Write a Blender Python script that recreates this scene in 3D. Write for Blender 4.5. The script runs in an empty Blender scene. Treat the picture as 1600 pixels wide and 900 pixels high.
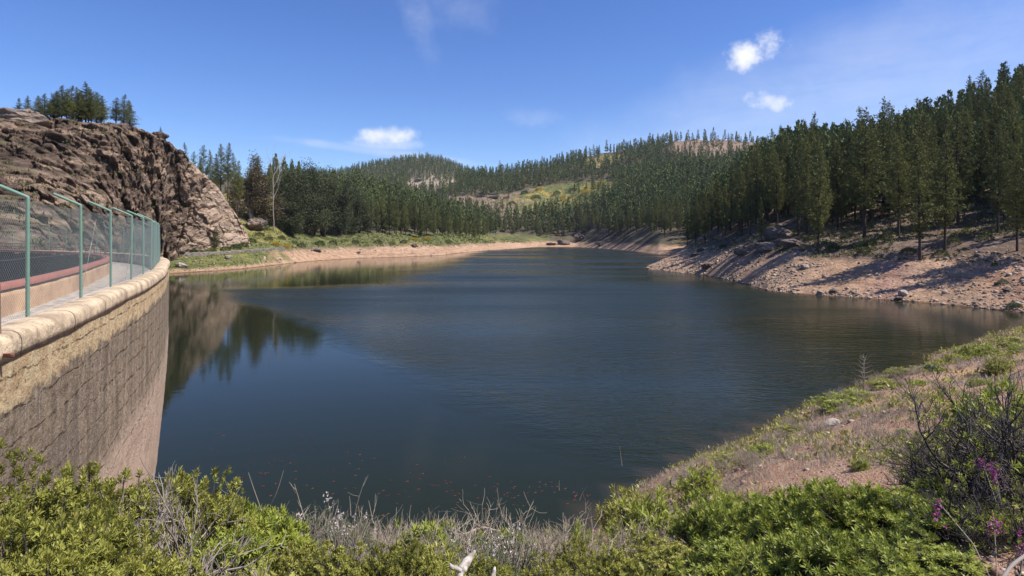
import bpy, math, random
import numpy as np
from mathutils import Vector

# ------------------------------------------------------------------ camera, sky, sun, exposure
SC = bpy.context.scene
COL = SC.collection
F, CX, HY, EYE = 953.0, 800.0, 370.0, 12.0        # focal length in photo pixels, centre, horizon row, eye above the water
cam_data = bpy.data.cameras.new("camera")
cam_data.sensor_width = 36.0
cam_data.lens = 36.0 * F / 1600.0
cam_data.shift_y = (HY - 450.0) / 1600.0
cam_data.clip_start, cam_data.clip_end = 0.1, 9000.0
cam = bpy.data.objects.new("camera", cam_data)
cam.location = (0, 0, EYE)
cam.rotation_euler = (math.radians(90), 0, 0)
COL.objects.link(cam)
SC.camera = cam

SUN_EL, SUN_AZ = 53.0, -12.0                       # azimuth measured from +X, towards +Y
sd = Vector((math.cos(math.radians(SUN_EL)) * math.cos(math.radians(SUN_AZ)),
             math.cos(math.radians(SUN_EL)) * math.sin(math.radians(SUN_AZ)), math.sin(math.radians(SUN_EL))))
sun_data = bpy.data.lights.new("sun", "SUN")
sun_data.energy = 4.6
sun_data.angle = math.radians(0.53)
sun_data.color = (1.0, 0.955, 0.88)
sun = bpy.data.objects.new("sun", sun_data)
sun.rotation_euler = sd.to_track_quat("Z", "Y").to_euler()
COL.objects.link(sun)

world = bpy.data.worlds.new("World")
SC.world = world
world.use_nodes = True
SC.view_settings.view_transform = "Standard"
SC.view_settings.look = "None"
SC.view_settings.exposure = 0.66
SC.view_settings.gamma = 1.0
SC.view_settings.use_curve_mapping = False
SC.cycles.max_bounces = 6
SC.cycles.diffuse_bounces = 2
SC.cycles.glossy_bounces = 3
SC.cycles.transparent_max_bounces = 8
SC.cycles.use_denoising = True


class NT:
    """small node-tree helper"""
    def __init__(self, nt):
        self.nt = nt

    def n(self, t, **kw):
        x = self.nt.nodes.new(t)
        for k, v in kw.items():
            setattr(x, k, v)
        return x

    def link(self, a, b):
        self.nt.links.new(a, b)

    def set(self, sock, v):
        if hasattr(v, "is_output") or isinstance(v, bpy.types.NodeSocket):
            self.link(v, sock)
        else:
            sock.default_value = v

    def math(self, op, a, b=None, c=None, clamp=False):
        x = self.n("ShaderNodeMath", operation=op, use_clamp=clamp)
        self.set(x.inputs[0], a)
        if b is not None:
            self.set(x.inputs[1], b)
        if c is not None:
            self.set(x.inputs[2], c)
        return x.outputs[0]

    def smooth(self, v, a, b):
        x = self.n("ShaderNodeMapRange", interpolation_type="SMOOTHSTEP")
        self.set(x.inputs[0], v)
        x.inputs[1].default_value, x.inputs[2].default_value = a, b
        return x.outputs[0]

    def noise(self, vec, scale, detail=4.0, rough=0.55, dist=0.0):
        x = self.n("ShaderNodeTexNoise")
        if vec is not None:
            self.link(vec, x.inputs["Vector"])
        x.inputs["Scale"].default_value = scale
        x.inputs["Detail"].default_value = detail
        x.inputs["Roughness"].default_value = rough
        x.inputs["Distortion"].default_value = dist
        return x.outputs["Fac"]

    def voro(self, vec, scale, feature="F1", out="Distance"):
        x = self.n("ShaderNodeTexVoronoi", feature=feature)
        self.link(vec, x.inputs["Vector"])
        x.inputs["Scale"].default_value = scale
        return x.outputs[out]

    def mapping(self, vec, scale=(1, 1, 1), rot=(0, 0, 0), loc=(0, 0, 0)):
        x = self.n("ShaderNodeMapping")
        self.link(vec, x.inputs["Vector"])
        x.inputs["Scale"].default_value = scale
        x.inputs["Rotation"].default_value = rot
        x.inputs["Location"].default_value = loc
        return x.outputs[0]

    def mix(self, fac, a, b, blend="MIX"):
        x = self.n("ShaderNodeMix", data_type="RGBA", blend_type=blend)
        self.set(x.inputs[0], fac)
        for s, v in ((x.inputs[6], a), (x.inputs[7], b)):
            if isinstance(v, bpy.types.NodeSocket):
                self.link(v, s)
            else:
                s.default_value = (*v, 1.0) if len(v) == 3 else v
        return x.outputs[2]

    def ramp(self, fac, stops):
        x = self.n("ShaderNodeValToRGB")
        self.link(fac, x.inputs[0])
        e = x.color_ramp.elements
        while len(e) < len(stops):
            e.new(0.5)
        for el, (p, c) in zip(e, stops):
            el.position = p
            el.color = (*c, 1.0)
        return x.outputs[0]

    def bump(self, h, strength=0.5, dist=0.1, normal=None):
        x = self.n("ShaderNodeBump")
        self.link(h, x.inputs["Height"])
        x.inputs["Strength"].default_value = strength
        x.inputs["Distance"].default_value = dist
        if normal is not None:
            self.link(normal, x.inputs["Normal"])
        return x.outputs[0]


def build_world():
    N = NT(world.node_tree)
    bg = world.node_tree.nodes["Background"]
    sky = N.n("ShaderNodeTexSky", sky_type="NISHITA", sun_disc=False)
    sky.sun_elevation = math.radians(SUN_EL)
    sky.sun_rotation = math.radians(90.0 - SUN_AZ)
    sky.altitude = 1400.0
    sky.air_density = 1.0
    sky.dust_density = 0.6
    sky.ozone_density = 3.2
    hs = N.n("ShaderNodeHueSaturation")
    hs.inputs["Hue"].default_value = 0.515
    hs.inputs["Saturation"].default_value = 1.23
    N.link(sky.outputs[0], hs.inputs["Color"])
    tc = N.n("ShaderNodeTexCoord")
    d = tc.outputs["Generated"]
    sep = N.n("ShaderNodeSeparateXYZ")
    N.link(d, sep.inputs[0])
    yy = N.math("MAXIMUM", sep.outputs[1], 0.02)
    u = N.math("DIVIDE", sep.outputs[0], yy)
    v = N.math("DIVIDE", sep.outputs[2], yy)
    warp = N.noise(d, 9.0, 6.0, 0.6)
    warp2 = N.noise(d, 26.0, 5.0, 0.62)
    thin = N.noise(N.mapping(d, (3.0, 3.0, 14.0), (0, 0.25, 0)), 3.2, 6.0, 0.62, 0.6)

    def blob(px, py, a, b, rot=0.0, k1=1.1, k2=0.9, lo=0.35, hi=1.0):
        du = N.math("SUBTRACT", u, (px - CX) / F)
        dv = N.math("SUBTRACT", v, (HY - py) / F)
        c, s = math.cos(rot), math.sin(rot)
        p = N.math("ADD", N.math("MULTIPLY", du, c * F / a), N.math("MULTIPLY", dv, s * F / a))
        q = N.math("ADD", N.math("MULTIPLY", du, -s * F / b), N.math("MULTIPLY", dv, c * F / b))
        r = N.math("ADD", N.math("MULTIPLY", p, p), N.math("MULTIPLY", q, q))
        m = N.math("SUBTRACT", 1.0, r)
        m = N.math("ADD", m, N.math("MULTIPLY", N.math("SUBTRACT", warp, 0.5), k1 * 2))
        m = N.math("ADD", m, N.math("MULTIPLY", N.math("SUBTRACT", warp2, 0.5), k2 * 2))
        return N.math("MULTIPLY", N.smooth(m, lo, hi), N.smooth(sep.outputs[1], 0.0, 0.05))

    white = [(blob(1182, 78, 54, 32, 0.35, 1.0, 1.8, -0.1, 1.5), 1.0), (blob(1148, 98, 28, 14, 0.35, 0.9, 1.8, 0.2, 1.5), 0.55), (blob(1208, 158, 58, 20, -0.04, 1.0, 1.8, -0.1, 1.7), 0.75),
             (blob(588, 214, 56, 19, 0.06, 0.9, 1.5, -0.1, 1.6), 0.95), (blob(588, 226, 80, 13, -0.02, 0.6, 0.8, 0.0, 1.7), 0.6),
             (blob(1278, 148, 40, 14, 0.3, 1.2, 1.8, 0.2, 1.8), 0.25), (blob(828, 182, 62, 17, -0.1, 1.2, 1.6, 0.2, 1.9), 0.12)]
    faint = [(blob(600, 238, 190, 9, -0.13, 0.5, 0.5, -0.2, 1.6), 0.34), (blob(655, 24, 30, 90, 0.25, 1.2, 0.9, -0.2, 2.0), 0.22),
             (blob(720, 10, 80, 60, 0.2, 1.2, 0.9, -0.2, 2.0), 0.16),
             (blob(1330, 150, 480, 120, 0.34, 0.6, 0.3, -0.6, 1.6), 0.30), (blob(1560, 190, 420, 130, 0.2, 0.6, 0.3, -0.6, 1.6), 0.30)]
    tot = None
    for m, w in white:
        m = N.math("MULTIPLY", m, w)
        tot = m if tot is None else N.math("MAXIMUM", tot, m)
    for m, w in faint:
        m = N.math("MULTIPLY", N.math("MULTIPLY", m, w), N.math("ADD", N.math("MULTIPLY", thin, 1.1), 0.35))
        tot = N.math("MAXIMUM", tot, N.math("MINIMUM", m, 1.0))
    colr = N.mix(tot, hs.outputs[0], (6.0, 6.1, 6.5, 1.0))
    N.link(colr, bg.inputs["Color"])
    bg.inputs["Strength"].default_value = 0.109


build_world()

# ------------------------------------------------------------------ numpy helpers
RNG = np.random.default_rng(7)


def _h(ix, iy, iz, seed):
    n = (ix * 374761393 + iy * 668265263 + iz * 2147483647 + seed * 1274126177) & 0xFFFFFFFF
    n = ((n ^ (n >> 13)) * 1274126177) & 0xFFFFFFFF
    n = ((n ^ (n >> 16)) * 2246822519) & 0xFFFFFFFF
    return ((n ^ (n >> 15)) & 0xFFFFFF) / float(0xFFFFFF)


def vnoise(P, seed=0):
    """value noise, about -1..1; P is (N,3)"""
    I = np.floor(P).astype(np.int64)
    f = P - I
    f = f * f * f * (f * (f * 6 - 15) + 10)
    out = 0
    for dx in (0, 1):
        wx = f[:, 0] if dx else 1 - f[:, 0]
        for dy in (0, 1):
            wy = f[:, 1] if dy else 1 - f[:, 1]
            for dz in (0, 1):
                wz = f[:, 2] if dz else 1 - f[:, 2]
                out = out + wx * wy * wz * _h(I[:, 0] + dx, I[:, 1] + dy, I[:, 2] + dz, seed)
    return out * 2 - 1


def fbm(P, octaves=4, seed=0, lac=2.03, gain=0.5, ridged=False):
    a, s, t = 1.0, 0.0, 0.0
    P = np.array(P, float)
    for o in range(octaves):
        v = vnoise(P, seed + o * 17)
        if ridged:
            v = 1 - 2 * np.abs(v)
        s = s + a * v
        t += a
        a *= gain
        P = P * lac + 11.3
    return s / t


def xyz(x, y, z):
    return np.stack([np.asarray(x, float).ravel(), np.asarray(y, float).ravel(), np.asarray(z, float).ravel()], 1)


def npmesh(name, V, faces, mats, parent=None, smooth=False, attrs=None, uv=None, colors=None, midx=None):
    """faces: list of integer arrays (M,k). One mesh object."""
    me = bpy.data.meshes.new(name)
    V = np.ascontiguousarray(V, dtype=np.float32)
    me.vertices.add(len(V))
    me.vertices.foreach_set("co", V.ravel())
    faces = [np.asarray(f, dtype=np.int32) for f in faces if len(f)]
    loops = np.concatenate([f.ravel() for f in faces])
    tot = np.concatenate([np.full(len(f), f.shape[1], np.int32) for f in faces])
    start = np.concatenate([[0], np.cumsum(tot)[:-1]]).astype(np.int32)
    me.loops.add(len(loops))
    me.loops.foreach_set("vertex_index", loops)
    me.polygons.add(len(tot))
    me.polygons.foreach_set("loop_start", start)
    me.polygons.foreach_set("loop_total", tot)
    if smooth:
        me.polygons.foreach_set("use_smooth", np.ones(len(tot), bool))
    for m in (mats if isinstance(mats, (list, tuple)) else [mats]):
        me.materials.append(m)
    if midx is not None:
        me.polygons.foreach_set("material_index", np.asarray(midx, np.int32))
    me.update(calc_edges=True)
    for k, a in (attrs or {}).items():
        at = me.attributes.new(k, "FLOAT", "POINT")
        at.data.foreach_set("value", np.ascontiguousarray(a, np.float32))
    if colors is not None:
        at = me.attributes.new("Col", "FLOAT_COLOR", "POINT")
        at.data.foreach_set("color", np.ascontiguousarray(np.concatenate([colors, np.ones((len(colors), 1))], 1), np.float32).ravel())
    if uv is not None:
        l = me.uv_layers.new(name="UVMap")
        l.data.foreach_set("uv", np.ascontiguousarray(uv[loops], np.float32).ravel())
    o = bpy.data.objects.new(name, me)
    COL.objects.link(o)
    if parent is not None:
        o.parent = parent
    return o


def grid_faces(r, c, flip=False):
    i = np.arange(r - 1)[:, None] * c + np.arange(c - 1)[None, :]
    i = i.ravel()
    q = np.stack([i, i + 1, i + c + 1, i + c], 1)
    return q[:, ::-1] if flip else q


def tag(o, label=None, cat=None, group=None, kind=None):
    for k, v in (("label", label), ("category", cat), ("group", group), ("kind", kind)):
        if v:
            o[k] = v
    return o


def empty(name, loc=(0, 0, 0), rz=0.0):
    o = bpy.data.objects.new(name, None)
    o.location = loc
    o.rotation_euler = (0, 0, rz)
    o.empty_display_size = 0.2
    COL.objects.link(o)
    return o


def copy_tree(root):
    r = root.copy()
    COL.objects.link(r)
    for ch in root.children:
        c = ch.copy()
        COL.objects.link(c)
        c.parent = r
        for g in ch.children:
            e = g.copy()
            COL.objects.link(e)
            e.parent = c
    return r


class Soup:
    """collects vertices, faces and one attribute"""
    def __init__(self):
        self.V, self.Q, self.A, self.n = [], {}, [], 0

    def add(self, V, F_, var=0.5):
        V = np.asarray(V, float)
        F_ = np.asarray(F_, int)
        self.V.append(V)
        self.Q.setdefault(F_.shape[1], []).append(F_ + self.n)
        self.A.append(np.full(len(V), var) if np.isscalar(var) else np.asarray(var))
        self.n += len(V)

    def build(self, name, mat, parent=None, smooth=False):
        return npmesh(name, np.concatenate(self.V), [np.concatenate(q) for q in self.Q.values()], mat, parent, smooth, {"var": np.concatenate(self.A)})


def unit(v):
    v = np.asarray(v, float)
    return v / np.maximum(np.linalg.norm(v, axis=-1, keepdims=True), 1e-9)


def kites(O, D, L, W, up=None, fold=0.12, mid=0.5, droop=0.0):
    """leaf kites: base, two sides, tip. O,D: (N,3); L,W: (N,)"""
    n = len(O)
    D = unit(D)
    if up is None:
        up = RNG.normal(size=(n, 3))
    S = unit(np.cross(D, up))
    U = np.cross(S, D)
    L = np.broadcast_to(L, (n,))[:, None]
    W = np.broadcast_to(W, (n,))[:, None]
    m = O + D * L * mid + U * L * fold
    tip = O + D * L - U * L * droop
    V = np.stack([O, m + S * W / 2, tip, m - S * W / 2], 1).reshape(-1, 3)
    Fq = np.arange(n * 4).reshape(n, 4)
    return V, Fq


def tube(P, R, sides=5, cap=True):
    P = np.asarray(P, float)
    n = len(P)
    R = np.broadcast_to(R, (n,))
    T = np.gradient(P, axis=0)
    T = unit(T)
    ref = np.array([0.0, 0.0, 1.0]) if abs(T[0][2]) < 0.9 else np.array([1.0, 0.0, 0.0])
    A = unit(np.cross(T, ref))
    B = np.cross(T, A)
    th = np.arange(sides) * 2 * math.pi / sides
    V = (P[:, None, :] + R[:, None, None] * (A[:, None, :] * np.cos(th)[None, :, None] + B[:, None, :] * np.sin(th)[None, :, None])).reshape(-1, 3)
    i = np.arange(n - 1)[:, None] * sides
    j = np.arange(sides)[None, :]
    k = (j + 1) % sides
    Fq = np.stack([i + j, i + k, i + sides + k, i + sides + j], -1).reshape(-1, 4)
    return V, Fq


def at(px, py, D):
    return np.array([(px - CX) / F * D, D, EYE - (py - HY) / F * D])


def zof(py, D):
    return EYE - (py - HY) / F * D


def to_px(P):
    return CX + P[..., 0] / P[..., 1] * F, HY + (EYE - P[..., 2]) / P[..., 1] * F


def inpoly(px, py, poly):
    px, py = np.asarray(px, float), np.asarray(py, float)
    r = np.zeros(px.shape, bool)
    for (x0, y0), (x1, y1) in zip(poly, poly[1:] + poly[:1]):
        c = ((y0 > py) != (y1 > py)) & (px < (x1 - x0) * (py - y0) / ((y1 - y0) or 1e-9) + x0)
        r ^= c
    return r


# ------------------------------------------------------------------ materials
def newmat(name):
    m = bpy.data.materials.new(name)
    m.use_nodes = True
    N = NT(m.node_tree)
    b = m.node_tree.nodes["Principled BSDF"]
    b.inputs["Roughness"].default_value = 0.85
    b.inputs["Specular IOR Level"].default_value = 0.25
    return m, N, b


def attr(N, name, out="Fac"):
    return N.n("ShaderNodeAttribute", attribute_name=name).outputs[out]


def leaf_mat(name, dark, light, rnd=0.35, transl=0.25, rough=0.6, dry=None, hue=None):
    """foliage: the tone of each leaf from its own number and from the plant's own number"""
    m, N, b = newmat(name)
    var = attr(N, "var")
    oi = N.n("ShaderNodeObjectInfo").outputs["Random"]
    f = N.math("ADD", N.math("MULTIPLY", var, 1 - rnd), N.math("MULTIPLY", oi, rnd), clamp=True)
    c = N.mix(f, dark, light)
    if dry is not None:
        c = N.mix(N.smooth(var, 0.93, 0.97), c, dry)
    if hue is not None:
        c = N.mix(N.math("MULTIPLY", N.smooth(oi, 0.5, 1.0), 0.6), c, hue)
    N.link(c, b.inputs["Base Color"])
    b.inputs["Roughness"].default_value = rough
    b.inputs["Specular IOR Level"].default_value = 0.3
    if transl:
        out = m.node_tree.nodes["Material Output"]
        tr = N.n("ShaderNodeBsdfTranslucent")
        N.link(c, tr.inputs["Color"])
        mx = N.n("ShaderNodeMixShader")
        mx.inputs[0].default_value = transl
        N.link(b.outputs[0], mx.inputs[1])
        N.link(tr.outputs[0], mx.inputs[2])
        N.link(mx.outputs[0], out.inputs["Surface"])
    return m


def plain(name, col, rough=0.8, nscale=6.0, amt=0.35, col2=None, bump=0.3, bdist=0.02, metallic=0.0, spec=0.25):
    m, N, b = newmat(name)
    tc = N.n("ShaderNodeTexCoord").outputs["Object"]
    nz = N.noise(tc, nscale, 5.0, 0.6)
    col2 = col2 or tuple(c * 0.55 for c in col)
    N.link(N.mix(N.math("MULTIPLY", N.smooth(nz, 0.35, 0.7), amt / 0.5), col, col2), b.inputs["Base Color"])
    N.link(N.bump(N.noise(tc, nscale * 4, 4.0, 0.6), bump, bdist), b.inputs["Normal"])
    b.inputs["Roughness"].default_value = rough
    b.inputs["Metallic"].default_value = metallic
    b.inputs["Specular IOR Level"].default_value = spec
    return m


M = {}
M["pine"] = leaf_mat("pine needles", (0.058, 0.078, 0.024), (0.26, 0.255, 0.07), 0.48, 0.12, 0.7)
M["euc"] = leaf_mat("broad tree leaves", (0.027, 0.037, 0.015), (0.085, 0.095, 0.034), 0.2, 0.12, 0.6)
M["euc_rust"] = leaf_mat("rusty tree leaves", (0.06, 0.05, 0.025), (0.13, 0.095, 0.04), 0.2, 0.12, 0.6)
M["bark"] = plain("pine bark", (0.07, 0.05, 0.04), 0.95, 2.0, 0.4)
M["bark_pale"] = plain("pale bark", (0.45, 0.40, 0.34), 0.9, 1.0, 0.4, (0.2, 0.17, 0.14))
M["leaf_lime"] = leaf_mat("lime leaves", (0.15, 0.165, 0.03), (0.52, 0.50, 0.115), 0.25, 0.3, 0.5, dry=(0.42, 0.34, 0.10))
M["leaf_green"] = leaf_mat("green leaves", (0.14, 0.18, 0.026), (0.45, 0.48, 0.085), 0.25, 0.3, 0.45, dry=(0.38, 0.33, 0.08))
M["leaf_dark"] = leaf_mat("dark leaves", (0.03, 0.055, 0.015), (0.085, 0.13, 0.03), 0.3, 0.2, 0.5)
M["leaf_grey"] = leaf_mat("grey green leaves", (0.09, 0.11, 0.05), (0.2, 0.22, 0.11), 0.3, 0.2, 0.6)
M["scrub"] = leaf_mat("scrub", (0.055, 0.07, 0.022), (0.15, 0.155, 0.05), 0.3, 0.15, 0.7)
M["grass"] = leaf_mat("bank grass", (0.09, 0.12, 0.03), (0.2, 0.23, 0.06), 0.2, 0.2, 0.7)
M["yellow"] = leaf_mat("yellow blossom", (0.34, 0.24, 0.02), (0.6, 0.42, 0.03), 0.3, 0.2, 0.7)
M["stone_grey"] = plain("grey rubble", (0.23, 0.195, 0.165), 0.95, 1.5, 0.5, (0.10, 0.085, 0.072), 0.8, 0.1)
M["dry"] = leaf_mat("dry grass", (0.24, 0.19, 0.145), (0.58, 0.49, 0.38), 0.2, 0.15, 0.8)
M["twig"] = leaf_mat("grey twigs", (0.16, 0.13, 0.11), (0.34, 0.29, 0.25), 0.2, 0.0, 0.9)
M["twig_dark"] = leaf_mat("dark twigs", (0.045, 0.038, 0.034), (0.13, 0.11, 0.10), 0.2, 0.0, 0.9)
M["purple"] = leaf_mat("purple flowers", (0.26, 0.045, 0.17), (0.46, 0.11, 0.32), 0.2, 0.2, 0.6)
M["white_flower"] = leaf_mat("white flowers", (0.6, 0.5, 0.45), (0.8, 0.7, 0.68), 0.2, 0.2, 0.6)
M["driftwood"] = plain("bleached wood", (0.50, 0.455, 0.39), 0.9, 18.0, 0.6, (0.22, 0.18, 0.14))
M["driftwood2"] = plain("wet driftwood", (0.40, 0.32, 0.24), 0.7, 5.0, 0.35)
M["fish"] = plain("red fish", (0.125, 0.034, 0.024), 0.6, 3.0, 0.3, (0.09, 0.03, 0.022))
M["rust"] = plain("rusty iron", (0.20, 0.075, 0.05), 0.8, 9.0, 0.4, (0.10, 0.04, 0.03))
M["post"] = plain("green paint", (0.12, 0.225, 0.165), 0.55, 14.0, 0.3, (0.17, 0.245, 0.19), 0.1, 0.002, 0.0, 0.5)
M["wire"] = plain("galvanised wire", (0.20, 0.24, 0.23), 0.5, 20.0, 0.2, None, 0.0, 0.001, 0.3, 0.5)
M["soil_rock"] = plain("orange rock", (0.47, 0.29, 0.19), 0.95, 3.0, 0.4, (0.30, 0.18, 0.12), 0.6, 0.05)
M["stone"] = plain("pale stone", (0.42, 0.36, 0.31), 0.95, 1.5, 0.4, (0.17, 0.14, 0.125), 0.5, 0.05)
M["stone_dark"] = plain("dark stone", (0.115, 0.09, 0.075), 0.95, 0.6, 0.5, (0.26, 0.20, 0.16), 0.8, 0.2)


def worley(P, seed=0):
    """broken blocks: nearest cell's number 0..1, a tilted flat facet inside it, and the width to the next cell"""
    I = np.floor(P).astype(np.int64)
    best, second = np.full(len(P), 1e9), np.full(len(P), 1e9)
    idv, facet = np.zeros(len(P)), np.zeros(len(P))
    for dx in (-1, 0, 1):
        for dy in (-1, 0, 1):
            for dz in (-1, 0, 1):
                c = [I[:, 0] + dx, I[:, 1] + dy, I[:, 2] + dz]
                v = [c[k] + _h(*c, seed + k) - P[:, k] for k in range(3)]
                d = v[0] ** 2 + v[1] ** 2 + v[2] ** 2
                m_ = d < best
                second = np.where(m_, best, np.minimum(second, d))
                best = np.where(m_, d, best)
                idv = np.where(m_, _h(*c, seed + 9), idv)
                t = sum((_h(*c, seed + 20 + k) - 0.5) * v[k] for k in range(3))
                facet = np.where(m_, t, facet)
    return idv, facet, np.sqrt(second) - np.sqrt(best)


def mat_rock():
    m, N, b = newmat("layered rock")
    P = N.n("ShaderNodeTexCoord").outputs["Object"]
    pale = attr(N, "pale")
    rot = (0.0, math.radians(28), 0.0)
    st = N.noise(N.mapping(P, (0.35, 0.35, 1.6), rot), 0.22, 8.0, 0.68, 0.5)
    st2 = N.noise(N.mapping(P, (0.5, 0.5, 1.2), rot), 0.9, 6.0, 0.65, 0.3)
    big = N.noise(P, 0.05, 5.0, 0.6)
    f = N.math("ADD", N.math("ADD", N.math("MULTIPLY", st, 0.62), N.math("MULTIPLY", st2, 0.28)), N.math("MULTIPLY", big, 0.3))
    f = N.math("ADD", f, N.math("MULTIPLY", pale, 0.13))
    c = N.ramp(f, [(0.52, (0.060, 0.042, 0.033)), (0.60, (0.145, 0.10, 0.074)), (0.665, (0.31, 0.215, 0.155)), (0.77, (0.52, 0.38, 0.28))])
    spk = N.noise(P, 3.0, 5.0, 0.7)
    c = N.mix(N.math("MULTIPLY", N.smooth(spk, 0.42, 0.68), 0.45), c, (0.09, 0.07, 0.055))
    # lichen and thin grass on the gentler faces
    nrm = N.n("ShaderNodeNewGeometry").outputs["Normal"]
    sp = N.n("ShaderNodeSeparateXYZ")
    N.link(nrm, sp.inputs[0])
    g = N.math("MULTIPLY", N.smooth(sp.outputs[2], 0.55, 0.9), N.smooth(N.noise(P, 0.16, 6.0, 0.7), 0.5, 0.62))
    c = N.mix(N.math("MULTIPLY", g, 0.6), c, (0.16, 0.15, 0.07))
    N.link(c, b.inputs["Base Color"])
    h = N.math("ADD", N.math("MULTIPLY", st, 2.5), N.math("ADD", N.noise(P, 0.9, 8.0, 0.72), N.math("MULTIPLY", N.voro(P, 0.8), 0.5)))
    N.link(N.bump(h, 0.9, 0.8), b.inputs["Normal"])
    b.inputs["Roughness"].default_value = 0.95
    b.inputs["Specular IOR Level"].default_value = 0.1
    return m


def mat_terrain():
    m, N, b = newmat("hillside ground")
    P = N.n("ShaderNodeTexCoord").outputs["Object"]
    col = attr(N, "Col", "Color")
    n1 = N.noise(P, 0.35, 8.0, 0.7)
    n2 = N.noise(P, 1.8, 6.0, 0.7)
    c = N.mix(N.smooth(n1, 0.3, 0.7), N.mix(1.0, col, (0.62, 0.6, 0.6), "MULTIPLY"), N.mix(1.0, col, (1.22, 1.2, 1.18), "MULTIPLY"))
    c = N.mix(N.math("MULTIPLY", N.smooth(n2, 0.52, 0.68), 0.5), c, N.mix(1.0, c, (0.4, 0.38, 0.38), "MULTIPLY"))
    c = N.mix(N.math("MULTIPLY", N.smooth(N.noise(P, 0.6, 5.0, 0.6), 0.56, 0.7), 0.35), c, (0.46, 0.38, 0.32))
    band = N.noise(N.mapping(P, (0.015, 0.015, 1.6)), 1.0, 4.0, 0.65)
    sz = N.n("ShaderNodeSeparateXYZ")
    N.link(P, sz.inputs[0])
    low = N.smooth(sz.outputs[2], 9.0, 5.0)
    c = N.mix(N.math("MULTIPLY", N.math("MULTIPLY", N.smooth(band, 0.52, 0.60), low), 0.45), c, N.mix(1.0, c, (0.55, 0.5, 0.47), "MULTIPLY"))
    c = N.mix(N.smooth(sz.outputs[2], 0.32, 0.05), c, N.mix(1.0, c, (0.45, 0.40, 0.36), "MULTIPLY"))
    N.link(c, b.inputs["Base Color"])
    h = N.math("ADD", N.math("MULTIPLY", n1, 1.5), N.math("ADD", n2, N.math("MULTIPLY", N.voro(P, 1.4), 0.4)))
    N.link(N.bump(h, 0.8, 0.5), b.inputs["Normal"])
    b.inputs["Roughness"].default_value = 0.95
    b.inputs["Specular IOR Level"].default_value = 0.1
    return m


def mat_bank():
    m, N, b = newmat("stony soil")
    P = N.n("ShaderNodeTexCoord").outputs["Object"]
    n1 = N.noise(P, 0.8, 7.0, 0.65)
    n2 = N.noise(P, 7.0, 6.0, 0.7)
    c = N.mix(N.smooth(n1, 0.35, 0.65), (0.46, 0.255, 0.15), (0.35, 0.225, 0.155))
    c = N.mix(N.math("MULTIPLY", N.smooth(n2, 0.45, 0.7), 0.6), c, (0.17, 0.105, 0.075))
    v = N.voro(P, 16.0, out="Color")
    vs = N.n("ShaderNodeSeparateColor")
    N.link(v, vs.inputs[0])
    c = N.mix(N.math("MULTIPLY", N.smooth(vs.outputs[0], 0.6, 0.9), 0.6), c, (0.48, 0.35, 0.27))
    c = N.mix(N.math("MULTIPLY", N.smooth(N.noise(P, 0.35, 5.0, 0.6), 0.5, 0.62), 0.5), c, (0.20, 0.17, 0.12))
    N.link(c, b.inputs["Base Color"])
    h = N.math("ADD", n2, N.math("ADD", N.math("MULTIPLY", N.voro(P, 16.0), -0.8), N.noise(P, 30.0, 4.0, 0.6)))
    N.link(N.bump(h, 0.9, 0.05), b.inputs["Normal"])
    b.inputs["Roughness"].default_value = 0.95
    b.inputs["Specular IOR Level"].default_value = 0.1
    return m


def mat_water():
    m, N, b = newmat("lake water")
    P = N.n("ShaderNodeTexCoord").outputs["Object"]
    rip = attr(N, "ripple")
    sh = attr(N, "shallow")
    c = N.mix(sh, (0.0140, 0.0180, 0.0090), (0.06, 0.042, 0.025))
    N.link(c, b.inputs["Base Color"])
    b.inputs["IOR"].default_value = 1.333
    b.inputs["Specular IOR Level"].default_value = 0.125
    N.link(N.math("ADD", N.math("MULTIPLY", attr(N, "chop"), 0.28), 0.035), b.inputs["Roughness"])
    w1 = N.noise(N.mapping(P, (0.8, 1.6, 1.0), (0, 0, 0.25)), 2.1, 3.0, 0.55, 0.3)
    w2 = N.noise(N.mapping(P, (0.6, 1.5, 1.0), (0, 0, -0.15)), 0.7, 3.0, 0.5, 0.2)
    w3 = N.noise(N.mapping(P, (0.35, 0.8, 1.0), (0, 0, 0.1)), 0.22, 2.0, 0.5)
    h = N.math("ADD", N.math("MULTIPLY", w1, 0.10), N.math("ADD", N.math("MULTIPLY", w2, 0.20), N.math("MULTIPLY", w3, 0.25)))
    h = N.math("MULTIPLY", h, N.math("ADD", N.math("MULTIPLY", rip, 1.0), 0.03))
    bp = N.n("ShaderNodeBump")
    N.link(h, bp.inputs["Height"])
    bp.inputs["Strength"].default_value = 1.0
    bp.inputs["Distance"].default_value = 0.8
    N.link(bp.outputs[0], b.inputs["Normal"])
    return m


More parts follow.
